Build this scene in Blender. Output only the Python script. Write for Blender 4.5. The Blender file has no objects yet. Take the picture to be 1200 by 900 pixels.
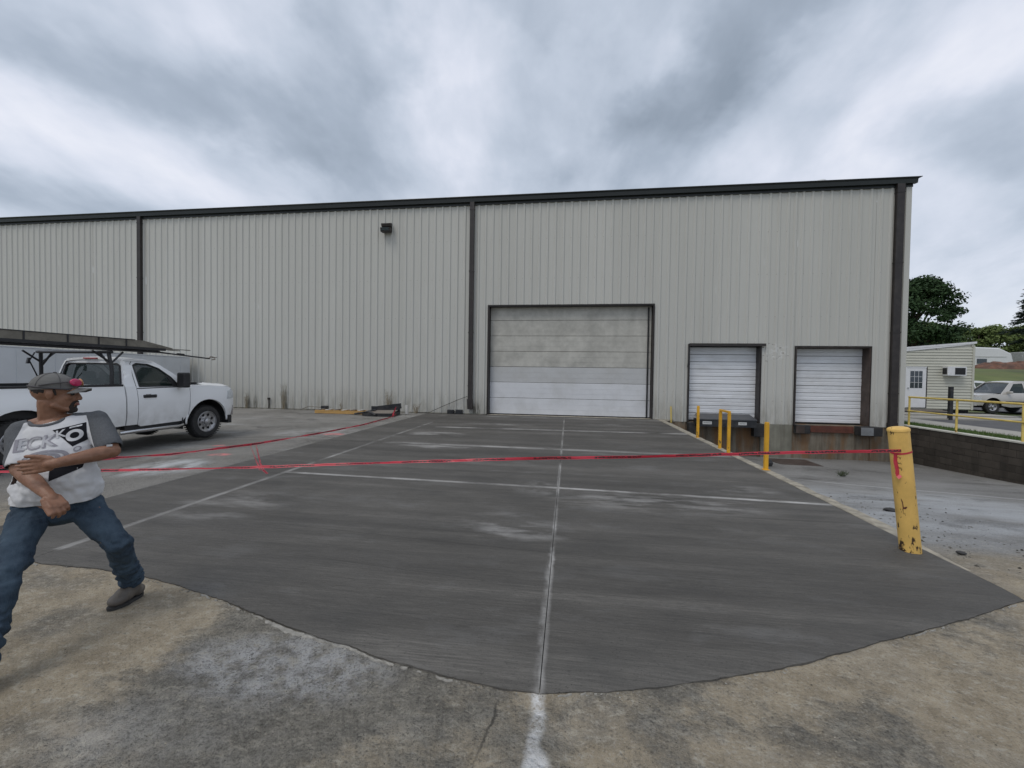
import bpy, bmesh, math, random
from mathutils import Vector, Matrix, noise
from mathutils.geometry import delaunay_2d_cdt
from mathutils.bvhtree import BVHTree
R = math.radians
random.seed(11)
C = bpy.context.scene.collection
S = bpy.context.scene

# ------------------------------------------------------------------ camera
H = 1.563308
cam_d = bpy.data.cameras.new('camera'); cam = bpy.data.objects.new('camera', cam_d); C.objects.link(cam)
rx = Vector((0.99078491, 0.13467097, 0.01445684)); uy = Vector((-0.01720079, 0.01923396, 0.99966704)); fz = Vector((-0.13434806, 0.99070368, -0.02137317))
m = Matrix.Identity(4)
for i in range(3):
    m[i][0] = rx[i]; m[i][1] = uy[i]; m[i][2] = -fz[i]
m[0][3], m[1][3], m[2][3] = 0, 0, H
cam.matrix_world = m
cam_d.sensor_width = 36; cam_d.lens = 482.835 / 1200 * 36; cam_d.clip_start = 0.05; cam_d.clip_end = 3000
S.camera = cam
S.render.resolution_x = 1024; S.render.resolution_y = 768
S.view_settings.view_transform = 'Standard'; S.view_settings.look = 'None'
S.view_settings.exposure = 0.12; S.view_settings.gamma = 1.0
try: S.view_settings.use_curve_mapping = False
except Exception: pass

# ------------------------------------------------------------------ node helper
class NT:
    def __init__(s, tree):
        s.t = tree; s.n = tree.nodes; s.l = tree.links
    def new(s, k, **kw):
        n = s.n.new(k)
        for a, b in kw.items(): setattr(n, a, b)
        return n
    def put(s, sock, v):
        if v is None: return
        if isinstance(v, (int, float, tuple, list)):
            if isinstance(v, (tuple, list)) and sock.type == 'RGBA' and len(v) == 3: v = (*v, 1)
            sock.default_value = v
        else: s.l.new(v, sock)
    def pos(s): return s.new('ShaderNodeNewGeometry').outputs['Position']
    def objc(s): return s.new('ShaderNodeTexCoord').outputs['Object']
    def scale(s, v, sc, loc=(0, 0, 0), rot=(0, 0, 0)):
        n = s.new('ShaderNodeMapping'); s.put(n.inputs['Vector'], v); n.inputs['Scale'].default_value = sc
        n.inputs['Location'].default_value = loc; n.inputs['Rotation'].default_value = rot
        return n.outputs[0]
    def noise(s, v, sc=1, det=4, rough=.55, dist=0):
        n = s.new('ShaderNodeTexNoise'); s.put(n.inputs['Vector'], v); n.inputs['Scale'].default_value = sc
        n.inputs['Detail'].default_value = det; n.inputs['Roughness'].default_value = rough; n.inputs['Distortion'].default_value = dist
        return n.outputs['Fac']
    def voro(s, v, sc=1, feat='F1', out='Distance'):
        n = s.new('ShaderNodeTexVoronoi'); s.put(n.inputs['Vector'], v); n.inputs['Scale'].default_value = sc; n.feature = feat
        return n.outputs[out]
    def math(s, op, a, b=None, c=None, clamp=False):
        n = s.new('ShaderNodeMath'); n.operation = op; n.use_clamp = clamp
        s.put(n.inputs[0], a); s.put(n.inputs[1], b)
        if c is not None: s.put(n.inputs[2], c)
        return n.outputs[0]
    def mr(s, v, a, b, c=0, d=1, smooth=False):
        n = s.new('ShaderNodeMapRange'); s.put(n.inputs[0], v)
        n.interpolation_type = 'SMOOTHSTEP' if smooth else 'LINEAR'
        for i, x in enumerate((a, b, c, d)): s.put(n.inputs[i + 1], x)
        return n.outputs[0]
    def mix(s, f, a, b, blend='MIX'):
        n = s.new('ShaderNodeMix'); n.data_type = 'RGBA'; n.blend_type = blend; n.clamp_factor = True
        s.put(n.inputs[0], f); s.put(n.inputs[6], a); s.put(n.inputs[7], b)
        return n.outputs[2]
    def xyz(s, v):
        n = s.new('ShaderNodeSeparateXYZ'); s.put(n.inputs[0], v); return n.outputs
    def comb(s, x, y, z):
        n = s.new('ShaderNodeCombineXYZ'); s.put(n.inputs[0], x); s.put(n.inputs[1], y); s.put(n.inputs[2], z); return n.outputs[0]
    def bump(s, h, st=.3, d=.01, nrm=None):
        n = s.new('ShaderNodeBump'); n.inputs['Strength'].default_value = st; n.inputs['Distance'].default_value = d
        s.put(n.inputs['Height'], h)
        if nrm is not None: s.put(n.inputs['Normal'], nrm)
        return n.outputs[0]
    def seg(s, P, p0, p1, w, soft, jit=None):
        """soft mask round a line on the ground between two points"""
        dx, dy = p1[0] - p0[0], p1[1] - p0[1]; L = math.hypot(dx, dy); dx /= L; dy /= L
        x, y = P[0], P[1]
        ax = s.math('SUBTRACT', x, p0[0]); ay = s.math('SUBTRACT', y, p0[1])
        al = s.math('ADD', s.math('MULTIPLY', ax, dx), s.math('MULTIPLY', ay, dy))
        ac = s.math('SUBTRACT', s.math('MULTIPLY', ay, dx), s.math('MULTIPLY', ax, dy))
        if jit is not None: ac = s.math('ADD', ac, jit)
        ac = s.math('ABSOLUTE', ac)
        m1 = s.mr(ac, w, w + soft, 1, 0, True)
        m2 = s.mr(al, -soft, 0, 0, 1, True); m3 = s.mr(al, L, L + soft, 1, 0, True)
        return s.math('MULTIPLY', m1, s.math('MULTIPLY', m2, m3))
    def blob(s, P, c, rx_, ry_, soft=1.0):
        a = s.math('DIVIDE', s.math('SUBTRACT', P[0], c[0]), rx_); b = s.math('DIVIDE', s.math('SUBTRACT', P[1], c[1]), ry_)
        d = s.math('ADD', s.math('MULTIPLY', a, a), s.math('MULTIPLY', b, b))
        return s.mr(d, 1.0, max(0.0, 1.0 - soft), 0, 1, True)

def new_mat(name):
    m = bpy.data.materials.new(name); m.use_nodes = True
    t = NT(m.node_tree); t.bsdf = m.node_tree.nodes['Principled BSDF']
    return m, t
def fin(t, col=None, rough=None, nrm=None, metal=None, spec=None):
    b = t.bsdf
    t.put(b.inputs['Base Color'], col); t.put(b.inputs['Roughness'], rough)
    if nrm is not None: t.l.new(nrm, b.inputs['Normal'])
    t.put(b.inputs['Metallic'], metal)
    t.put(b.inputs['Specular IOR Level'], spec)

def pm(name, col, rough=.6, metal=0, var=.12, sc=6, bump=.15, bsc=60, dirt=None, dsc=3, damt=.5, spec=.5, stretch=(1, 1, 1)):
    """plain procedural material with tone variation, fine relief and optional dirt"""
    m, t = new_mat(name)
    P = t.scale(t.pos(), stretch)
    n = t.noise(P, sc, 5)
    c = t.mix(t.mr(n, .3, .7), tuple(x * (1 - var) for x in col), tuple(min(1, x * (1 + var)) for x in col))
    if dirt:
        d = t.mr(t.noise(P, dsc, 6, .65), .48, .68, 0, damt)
        c = t.mix(d, c, dirt)
    nb = t.noise(t.pos(), bsc, 3)
    fin(t, c, t.mr(n, .3, .7, rough * .88, min(1, rough * 1.1)), t.bump(nb, bump, .004), metal, spec)
    return m

# ------------------------------------------------------------------ world and sun
SUN_EL, SUN_AZ = R(58), R(215)       # azimuth clockwise from +Y: behind the camera, to its left
W = bpy.data.worlds.new('World'); S.world = W; W.use_nodes = True
t = NT(W.node_tree); t.n.clear()
out = t.new('ShaderNodeOutputWorld'); bg = t.new('ShaderNodeBackground')
sky = t.new('ShaderNodeTexSky', sky_type='NISHITA'); sky.sun_disc = False
sky.sun_elevation = SUN_EL; sky.sun_rotation = SUN_AZ; sky.air_density = 1.2; sky.dust_density = 2.0
D = t.new('ShaderNodeTexCoord').outputs['Generated']
x, y, z = t.xyz(D)
zz = t.math('ADD', t.math('MAXIMUM', z, 0.0), 0.16)
u = t.math('DIVIDE', x, zz); v = t.math('DIVIDE', y, zz)
P = t.comb(u, v, 0)
zn = t.math('ADD', t.math('MAXIMUM', z, 0.0), 0.42); PN = t.comb(t.math('DIVIDE', t.math('MULTIPLY', x, 1.5), zn), t.math('DIVIDE', t.math('MULTIPLY', y, 1.5), zn), 0)
un, vn, _z = t.xyz(PN)
warp = t.noise(t.scale(PN, (.5, .35, 1), (3.1, 1.7, 0)), 1, 3)
P2 = t.comb(t.math('ADD', un, t.math('MULTIPLY', warp, 1.1)), t.math('ADD', vn, t.math('MULTIPLY', warp, .8)), 0)
n1 = t.noise(t.scale(P2, (.95, .75, 1), (6.2, .4, 0), (0, 0, R(-14))), 1, 3, .5)
n2 = t.noise(t.scale(P2, (2.3, 1.3, 1), (1.3, 5.2, 0), (0, 0, R(-24))), 1, 5, .52)
n3 = t.noise(t.scale(PN, (6, 4.5, 1), (4.0, 2.0, 0), (0, 0, R(-20))), 1, 6, .6)
f = t.math('ADD', t.math('MULTIPLY', n1, .50), t.math('ADD', t.math('MULTIPLY', n2, .40), t.math('MULTIPLY', n3, .10)))
# the cloud banks seen that day, warped so that they read as torn cloud
Q = (t.math('ADD', u, t.math('MULTIPLY', t.math('SUBTRACT', t.noise(PN, 2.0, 5, .6), .5), .65)), t.math('ADD', v, t.math('MULTIPLY', t.math('SUBTRACT', t.noise(t.scale(PN, (1, 1, 1), (5, 3, 0)), 2.0, 5, .6), .5), .55)))
for a, b, w_, s_, k_ in (((-1.25, .70), (-.85, 1.25), .02, .22, -.085), ((-2.3, 1.0), (-1.45, 1.62), .02, .26, -.07), ((.44, .85), (.30, 1.28), .0, .2, -.085), ((.30, 1.28), (.0, 1.55), .0, .22, -.045),
                         ((.50, .80), (.56, .93), .0, .22, -.05), ((1.0, 1.32), (1.6, 1.42), .0, .2, -.055), ((-.50, .80), (-.46, .98), .02, .15, -.06), ((-.10, .80), (-.08, .92), .02, .2, -.03)):
    f = t.math('ADD', f, t.math('MULTIPLY', t.seg(Q, a, b, w_, s_), k_))
for c_, a, b, k_ in (((-.10, 1.28), .55, .36, .06), ((-.33, 1.0), .22, .16, .035), ((.66, 1.42), .5, .4, .06), ((.78, 1.06), .35, .22, .05), ((-1.2, 1.42), .4, .3, .03), ((-1.5, .85), .35, .25, .04), ((-.72, .80), .2, .2, .03)):
    f = t.math('ADD', f, t.math('MULTIPLY', t.blob(Q, c_, a, b, 1.0), k_))
r = t.new('ShaderNodeValToRGB'); t.l.new(f, r.inputs[0]); e = r.color_ramp.elements
stops = [(.28, (2.6, 3.1, 3.8)), (.40, (3.8, 4.4, 5.3)), (.48, (5.2, 5.8, 6.8)), (.56, (6.8, 7.2, 8.2)), (.68, (9.2, 9.2, 9.8))]
e[0].position = stops[0][0]; e[0].color = (*stops[0][1], 1); e[1].position = stops[-1][0]; e[1].color = (*stops[-1][1], 1)
for p_, c_ in stops[1:-1]:
    q = e.new(p_); q.color = (*c_, 1)
hz = t.mr(z, 0.0, .22, .6, 0, True)
cl = t.mix(hz, r.outputs[0], (5.0, 5.8, 6.6, 1))
low = t.mr(z, -.12, -.02, 1, 0)
cl = t.mix(low, cl, (1.0, 1.0, .9, 1))
fc = t.mix(.93, sky.outputs[0], cl)
t.l.new(fc, bg.inputs[0]); bg.inputs[1].default_value = 0.1
t.l.new(bg.outputs[0], out.inputs[0])
sd = bpy.data.lights.new('sun', 'SUN'); sun = bpy.data.objects.new('sun', sd); C.objects.link(sun)
sd.energy = 1.0; sd.angle = R(24); sd.color = (1, .94, .85)
dv = Vector((math.sin(SUN_AZ) * math.cos(SUN_EL), math.cos(SUN_AZ) * math.cos(SUN_EL), math.sin(SUN_EL)))
sun.rotation_euler = dv.to_track_quat('Z', 'Y').to_euler(); sun.location = dv * 60

# ------------------------------------------------------------------ build helpers
def tag(o, label=None, cat=None, group=None, kind=None):
    if label: o['label'] = label
    if cat: o['category'] = cat
    if group: o['group'] = group
    if kind: o['kind'] = kind
    return o
def thing(name, label, cat, loc=(0, 0, 0), rz=0, group=None):
    o = bpy.data.objects.new(name, None); C.objects.link(o); o.location = loc; o.rotation_euler = (0, 0, rz)
    o.empty_display_size = .1
    return tag(o, label, cat, group)
def link(name, me, parent=None, mats=None, world=True):
    o = bpy.data.objects.new(name, me); C.objects.link(o)
    if parent is not None:
        o.parent = parent
        if world:
            off = Vector((0, 0, 0)); q = parent
            while q is not None: off += q.location; q = q.parent
            o.location = -off
    if mats:
        for x in (mats if isinstance(mats, (list, tuple)) else [mats]): me.materials.append(x)
    return o
def obj(name, bm, mats, parent=None, world=True, smooth=False, ang=None, bevel=0):
    me = bpy.data.meshes.new(name)
    bmesh.ops.recalc_face_normals(bm, faces=bm.faces)
    if smooth:
        for f in bm.faces: f.smooth = True
        if ang is not None:
            for e_ in bm.edges:
                if len(e_.link_faces) == 2 and e_.calc_face_angle(0) > ang: e_.smooth = False
    bm.to_mesh(me); bm.free()
    o = link(name, me, parent, mats, world)
    if bevel:
        md = o.modifiers.new('b', 'BEVEL'); md.width = bevel; md.segments = 2; md.limit_method = 'ANGLE'
    return o
def B(): return bmesh.new()
def box(bm, x0, x1, y0, y1, z0, z1, mi=0, M=None):
    vs = [bm.verts.new((a, b, c)) for a in (x0, x1) for b in (y0, y1) for c in (z0, z1)]
    if M is not None:
        for v_ in vs: v_.co = M @ v_.co
    fs = [bm.faces.new([vs[i] for i in q]) for q in ((0, 1, 3, 2), (4, 6, 7, 5), (0, 4, 5, 1), (2, 3, 7, 6), (0, 2, 6, 4), (1, 5, 7, 3))]
    for f_ in fs: f_.material_index = mi
    return vs
def obox(bm, c, ax, ay, az, hx, hy, hz):
    """box about c with half sizes along given axes"""
    ax, ay, az = Vector(ax).normalized(), Vector(ay).normalized(), Vector(az).normalized()
    M = Matrix((( *[ax[0], ay[0], az[0]], c[0]), (*[ax[1], ay[1], az[1]], c[1]), (*[ax[2], ay[2], az[2]], c[2]), (0, 0, 0, 1)))
    return box(bm, -hx, hx, -hy, hy, -hz, hz, M=M)
def frame(d):
    d = Vector(d).normalized(); a = Vector((0, 0, 1)) if abs(d.z) < .9 else Vector((1, 0, 0))
    s = d.cross(a).normalized(); return s, d.cross(s).normalized()
def tube(bm, pts, rad, n=10, caps=True, sq=False):
    pts = [Vector(p_) for p_ in pts]; rings = []
    if not isinstance(rad, (list, tuple)): rad = [rad] * len(pts)
    for i, p_ in enumerate(pts):
        d = (pts[min(i + 1, len(pts) - 1)] - pts[max(i - 1, 0)])
        s, w_ = frame(d)
        if sq:
            rings.append([bm.verts.new(p_ + s * rad[i] * a + w_ * rad[i] * b) for a, b in ((1, 1), (-1, 1), (-1, -1), (1, -1))])
        else:
            rings.append([bm.verts.new(p_ + (s * math.cos(2 * math.pi * k / n) + w_ * math.sin(2 * math.pi * k / n)) * rad[i]) for k in range(n)])
    n_ = len(rings[0])
    for a, b in zip(rings, rings[1:]):
        for k in range(n_): bm.faces.new((a[k], a[(k + 1) % n_], b[(k + 1) % n_], b[k]))
    if caps: bm.faces.new(rings[0]); bm.faces.new(rings[-1])
    return rings
def lathe(bm, prof, n=32, M=None, mi=0):
    """profile (radius, height) about local Z"""
    rings = []
    for r_, h_ in prof:
        if r_ < 1e-5: rings.append([bm.verts.new((0, 0, h_))])
        else: rings.append([bm.verts.new((r_ * math.cos(2 * math.pi * k / n), r_ * math.sin(2 * math.pi * k / n), h_)) for k in range(n)])
    if M is not None:
        for r_ in rings:
            for v_ in r_: v_.co = M @ v_.co
    for a, b in zip(rings, rings[1:]):
        for k in range(n):
            q = [a[k % len(a)], a[(k + 1) % n % len(a)] if len(a) > 1 else None, b[(k + 1) % n] if len(b) > 1 else None, b[k % len(b)]]
            q = [v_ for v_ in q if v_ is not None]
            if len(set(q)) >= 3:
                f_ = bm.faces.new(q); f_.material_index = mi
    return rings
def pip(p_, poly):
    x_, y_ = p_; c_ = False; j = len(poly) - 1
    for i in range(len(poly)):
        xi, yi = poly[i]; xj, yj = poly[j]
        if (yi > y_) != (yj > y_) and x_ < (xj - xi) * (y_ - yi) / (yj - yi) + xi: c_ = not c_
        j = i
    return c_
def sheet(outline, holes, fn, thick=0.0, res=.1, inward=None):
    """curved sheet cut to an outline (with holes), mapped to 3D by fn; optional thickness"""
    def dens(pl):
        o_ = []
        for i, a in enumerate(pl):
            b = pl[(i + 1) % len(pl)]; L = math.hypot(b[0] - a[0], b[1] - a[1]); k = max(1, int(L / res))
            for j in range(k): o_.append((a[0] + (b[0] - a[0]) * j / k, a[1] + (b[1] - a[1]) * j / k))
        return o_
    loops = [dens(outline)] + [dens(h_) for h_ in holes]
    pts = []; edges = []
    for lp in loops:
        s0 = len(pts); pts += lp
        edges += [(s0 + i, s0 + (i + 1) % len(lp)) for i in range(len(lp))]
    xs = [a[0] for a in outline]; ys = [a[1] for a in outline]
    nx = int((max(xs) - min(xs)) / res); ny = int((max(ys) - min(ys)) / res)
    allb = list(pts)
    for i in range(1, nx + 1):
        for j in range(1, ny + 1):
            q = (min(xs) + (i - .5 + .13 * (j % 2)) * (max(xs) - min(xs)) / nx, min(ys) + (j - .5) * (max(ys) - min(ys)) / ny)
            if pip(q, outline) and not any(pip(q, h_) for h_ in holes) and min((q[0] - a[0]) ** 2 + (q[1] - a[1]) ** 2 for a in allb) > (res * .35) ** 2:
                pts.append(q)
    vs, _, fs, _, _, _ = delaunay_2d_cdt([Vector(a) for a in pts], edges, [], 0, 1e-6)
    bm = B(); bv = [bm.verts.new(fn(a[0], a[1])) for a in vs]
    for f_ in fs:
        c_ = (sum(vs[i][0] for i in f_) / 3, sum(vs[i][1] for i in f_) / 3)
        if pip(c_, outline) and not any(pip(c_, h_) for h_ in holes):
            try: bm.faces.new([bv[i] for i in f_])
            except ValueError: pass
    for v_ in [v_ for v_ in bm.verts if not v_.link_faces]: bm.verts.remove(v_)
    if thick:
        bnd = [e_ for e_ in bm.edges if len(e_.link_faces) == 1]
        vv = {v_ for e_ in bnd for v_ in e_.verts}; cp = {}
        for v_ in vv:
            off = Vector(inward) if inward is not None else Vector((0, 0, -1))
            cp[v_] = bm.verts.new(v_.co + off.normalized() * thick)
        for e_ in bnd:
            a, b = e_.verts
            try: bm.faces.new((a, b, cp[b], cp[a]))
            except ValueError: pass
    return bm
def copy_tree(o, parent=None):
    c_ = o.copy(); C.objects.link(c_)
    if parent is not None: c_.parent = parent
    for ch in list(o.children): copy_tree(ch, c_)
    return c_
def circ(cx, cy, r_, n=24, a0=0, a1=360, sy=1):
    full = abs(a1 - a0) >= 360
    return [(cx + r_ * math.cos(R(a0 + (a1 - a0) * k / (n if full else n - 1))), cy + sy * r_ * math.sin(R(a0 + (a1 - a0) * k / (n if full else n - 1)))) for k in range(n)]
def fbm(x_, y_, z_=0, o_=4): return noise.fractal(Vector((x_, y_, z_)), 1.0, 2.0, o_)

# ------------------------------------------------------------------ materials
def siding_mat():
    m, t = new_mat('siding_paint'); P = t.pos(); x, y, z = t.xyz(P)
    n = t.noise(t.scale(P, (.35, 1, .1)), 1, 5)
    pan = t.new('ShaderNodeTexWhiteNoise', noise_dimensions='1D'); t.put(pan.inputs['W'], t.math('FLOOR', t.math('DIVIDE', t.math('ADD', x, 33.2), .9144)))
    tone = t.math('ADD', t.math('MULTIPLY', n, .7), t.math('MULTIPLY', pan.outputs[0], .3))
    c = t.mix(t.mr(tone, .25, .75), (.485, .482, .446), (.54, .537, .50))
    st = t.noise(t.scale(P, (3.2, 1, .22)), 1, 6, .7)
    c = t.mix(t.mr(st, .50, .75, 0, .2), c, (.36, .35, .31))
    scr = t.math('MULTIPLY', t.math('LESS_THAN', t.math('ABSOLUTE', t.math('SUBTRACT', t.math('FRACT', t.math('DIVIDE', z, 1.52)), .5)), .008), t.math('LESS_THAN', t.math('ABSOLUTE', t.math('SUBTRACT', t.math('FRACT', t.math('DIVIDE', t.math('ADD', x, 33.24), .3048)), .12)), .04)); c = t.mix(t.math('MULTIPLY', scr, .5), c, (.2, .19, .17))
    # dirt splashed up from the ground, rust and damp stains at the foot
    ft = t.math('MULTIPLY', t.mr(z, 0.0, 1.2, 1, 0, True), t.mr(t.noise(t.scale(P, (5, 1, .8)), 1, 6, .7), .38, .70))
    c = t.mix(t.math('MULTIPLY', ft, .75), c, (.19, .175, .14))
    for px, h, w in ((-11.84, 1.3, .13), (-13.6, .75, .12), (-13.25, .65, .1), (-12.6, .5, .04), (-7.2, .75, .1), (-3.6, .6, .2)):
        a = t.mr(t.math('ABSOLUTE', t.math('SUBTRACT', x, px)), w * .4, w * 1.4, 1, 0, True)
        b = t.mr(z, h * .35, h, 1, 0, True)
        k = t.math('MULTIPLY', t.math('MULTIPLY', a, b), t.mr(t.noise(t.scale(P, (14, 1, 2.5)), 1, 5, .7), .36, .56))
        c = t.mix(t.math('MULTIPLY', k, .85), c, (.085, .08, .06))
    # scuffed metal round the dock doors
    k = t.math('MULTIPLY', t.blob((x, z), (7.35, 2.55), .62, .35, .6), t.mr(t.noise(P, 6, 5, .7), .5, .58))
    c = t.mix(t.math('MULTIPLY', k, .8), c, (.62, .62, .60))
    k = t.math('MULTIPLY', t.blob((x, z), (7.3, 2.5), .65, .4, .5), t.mr(t.noise(t.scale(P, (5, 1, 9)), 1, 4, .7), .60, .64))
    c = t.mix(k, c, (.07, .05, .04))
    k = t.math('MULTIPLY', t.blob((x, z), (3.75, 1.2), .35, 1.3, .5), t.mr(t.noise(t.scale(P, (9, 1, 7)), 1, 4, .7), .64, .67))
    c = t.mix(k, c, (.10, .075, .05))
    fin(t, c, t.mr(n, .3, .7, .42, .58), t.bump(t.noise(t.scale(P, (1.2, 1, .35)), 1, 3), .5, .02), 0, .35)
    return m
def slab_mat():
    m, t = new_mat('fresh_concrete'); P = t.pos(); X = t.xyz(P); x, y = X[0], X[1]
    br = t.noise(t.scale(P, (.25, 3.2, 1), (0, 0, 0), (0, 0, R(3))), 1, 7, .62, .2)
    brf = t.noise(t.scale(P, (1.6, 36, 1), (0, 0, 0), (0, 0, R(3))), 1, 5, .65)
    pt = t.noise(P, .55, 5, .6)
    tone = t.math('ADD', t.math('MULTIPLY', br, .45), t.math('ADD', t.math('MULTIPLY', brf, .25), t.math('MULTIPLY', pt, .30)))
    c = t.mix(t.mr(tone, .38, .64), (.066, .061, .053), (.172, .162, .145))
    c = t.mix(t.mr(t.noise(t.scale(P, (.18, 1.1, 1)), 1, 5, .6), .52, .72, 0, .55), c, (.165, .155, .142))
    sp = t.noise(t.scale(P, (22, 60, 1)), 1, 4, .7)
    c = t.mix(t.mr(sp, .58, .68, 0, .6), c, (.038, .037, .035))
    c = t.mix(t.mr(sp, .42, .34, 0, .35), c, (.20, .19, .175))
    fs_ = t.noise(t.scale(P, (3.5, 90, 1), (1, 1, 0), (0, 0, R(3))), 1, 5, .7)
    c = t.mix(t.mr(fs_, .36, .66, 0, .6), c, (.042, .039, .036))
    gr = t.noise(P, 190, 3, .7); c = t.mix(t.mr(gr, .58, .70, 0, .4), c, (.24, .235, .22)); c = t.mix(t.mr(gr, .42, .32, 0, .5), c, (.035, .034, .032))
    bl = t.noise(t.scale(P, (1.0, 2.0, 1), (7, 2, 0)), 1, 6, .65); c = t.mix(t.mr(bl, .52, .70, 0, .5), c, (.050, .049, .046)); c = t.mix(t.mr(bl, .46, .34, 0, .4), c, (.175, .172, .165))
    ln = t.noise(t.scale(P, (.07, 7, 1), (2, 9, 0), (0, 0, R(2.4))), 1, 4, .75); c = t.mix(t.mr(ln, .60, .68, 0, .6), c, (.045, .042, .038)); c = t.mix(t.mr(ln, .38, .30, 0, .2), c, (.18, .17, .155))
    for sd_, th, am in ((0, .515, .20), (11, .53, .16), (23, .47, .14)):
        bd = t.noise(t.scale(P, (.03, 1.15, 1), (sd_, sd_ * .7, 0), (0, 0, R(2.2))), 1, 2, .5); c = t.mix(t.math('MULTIPLY', t.mr(bd, th, th + .006), am), c, (.035, .033, .030))
    for a, b, st in (((-2.9, 3.85), (-.13, 3.62), .55), ((-2.2, 3.22), (-.6, 3.05), .4), ((-.1, 3.62), (2.6, 3.52), .35), ((-3.9, 6.7), (.6, 6.45), .35), ((.2, 4.62), (3.1, 4.50), .35)):
        k = t.seg(X, a, b, .001, .008, t.math('MULTIPLY', t.math('SUBTRACT', t.noise(P, .8, 2), .5), .05)); c = t.mix(t.math('MULTIPLY', k, st), c, (.03, .028, .025))
    po = t.math('LESS_THAN', t.voro(t.scale(P, (1, 1.3, 1)), 38), .16); c = t.mix(t.math('MULTIPLY', po, t.mr(t.noise(P, 2.3, 4), .42, .6, .15, .75)), c, (.03, .028, .025))
    sp2 = t.mr(t.voro(t.scale(P, (1, 1.6, 1)), 9), .0, .09, 1, 0)
    c = t.mix(t.math('MULTIPLY', sp2, t.mr(pt, .42, .6, 0, .9)), c, (.035, .034, .032))
    jit = t.math('MULTIPLY', t.math('SUBTRACT', t.noise(P, 9, 4), .5), .03)
    gate = t.mr(t.noise(P, 1.1, 5, .6), .35, .62)
    d = 0
    def addm(a, b): return t.math('MAXIMUM', a, b)
    lines = [((-.11, 2.0), (-.11, 15.6), .003, .028, .7), ((-4.35, 3.0), (-4.35, 13.0), .010, .05, .6),
             ((-4.35, 5.88), (-.11, 5.76), .010, .06, .7), ((-.11, 5.76), (3.3, 5.62), .012, .05, .9),
             ((-4.35, 8.9), (3.2, 8.72), .03, .12, .6), ((-3.8, 11.8), (3.3, 11.95), .03, .14, .6), ((-5.4, 15.2), (3.3, 15.3), .03, .2, .4)]
    for a, b, w, s_, st in lines:
        k = t.math('MULTIPLY', t.seg(X, a, b, w, s_, jit), t.math('MULTIPLY', gate, st))
        d = k if d == 0 else addm(d, k)
    k = t.math('MULTIPLY', t.seg(X, (-.125, 2.0), (-.125, 3.6), .0, .04, jit), t.mr(t.noise(P, 5, 5, .7), .35, .6, 0, .4)); d = addm(d, k)
    k = t.math('MULTIPLY', t.seg(X, (-.3, 5.74), (-.3, 5.7), .02, .5), t.mr(t.noise(P, 2.5, 5, .7), .45, .7, 0, .5)); d = addm(d, k)
    for cx_, cy_, a_, b_, st in ((1.2, 5.3, 1.6, .5, .5), (-.6, 4.2, .6, .5, .55), (-2.8, 8.6, 1.1, .35, .6), (-3.4, 10.4, 1.0, .5, .7), (1.6, 8.4, 1.4, .4, .4), (-3.9, 4.3, .8, .7, .35), (-.2, 4.1, .35, .25, .5), (2.4, 6.1, .7, .4, .35), (-2.2, 12.9, 1.4, .4, .5), (1.5, 13.6, 1.8, .4, .35)):
        k = t.math('MULTIPLY', t.blob(X, (cx_, cy_), a_, b_), t.mr(t.noise(t.scale(P, (1.2, 4, 1)), 1, 6, .65), .45, .68, 0, st)); d = addm(d, k)
    c = t.mix(t.math('MULTIPLY', d, .85), c, (.52, .51, .49))
    rg = t.mr(tone, .35, .65, .62, .82)
    h = t.math('ADD', t.math('MULTIPLY', brf, .7), t.math('MULTIPLY', sp, .5))
    fin(t, c, rg, t.bump(h, .9, .012), 0, .4)
    return m
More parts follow.
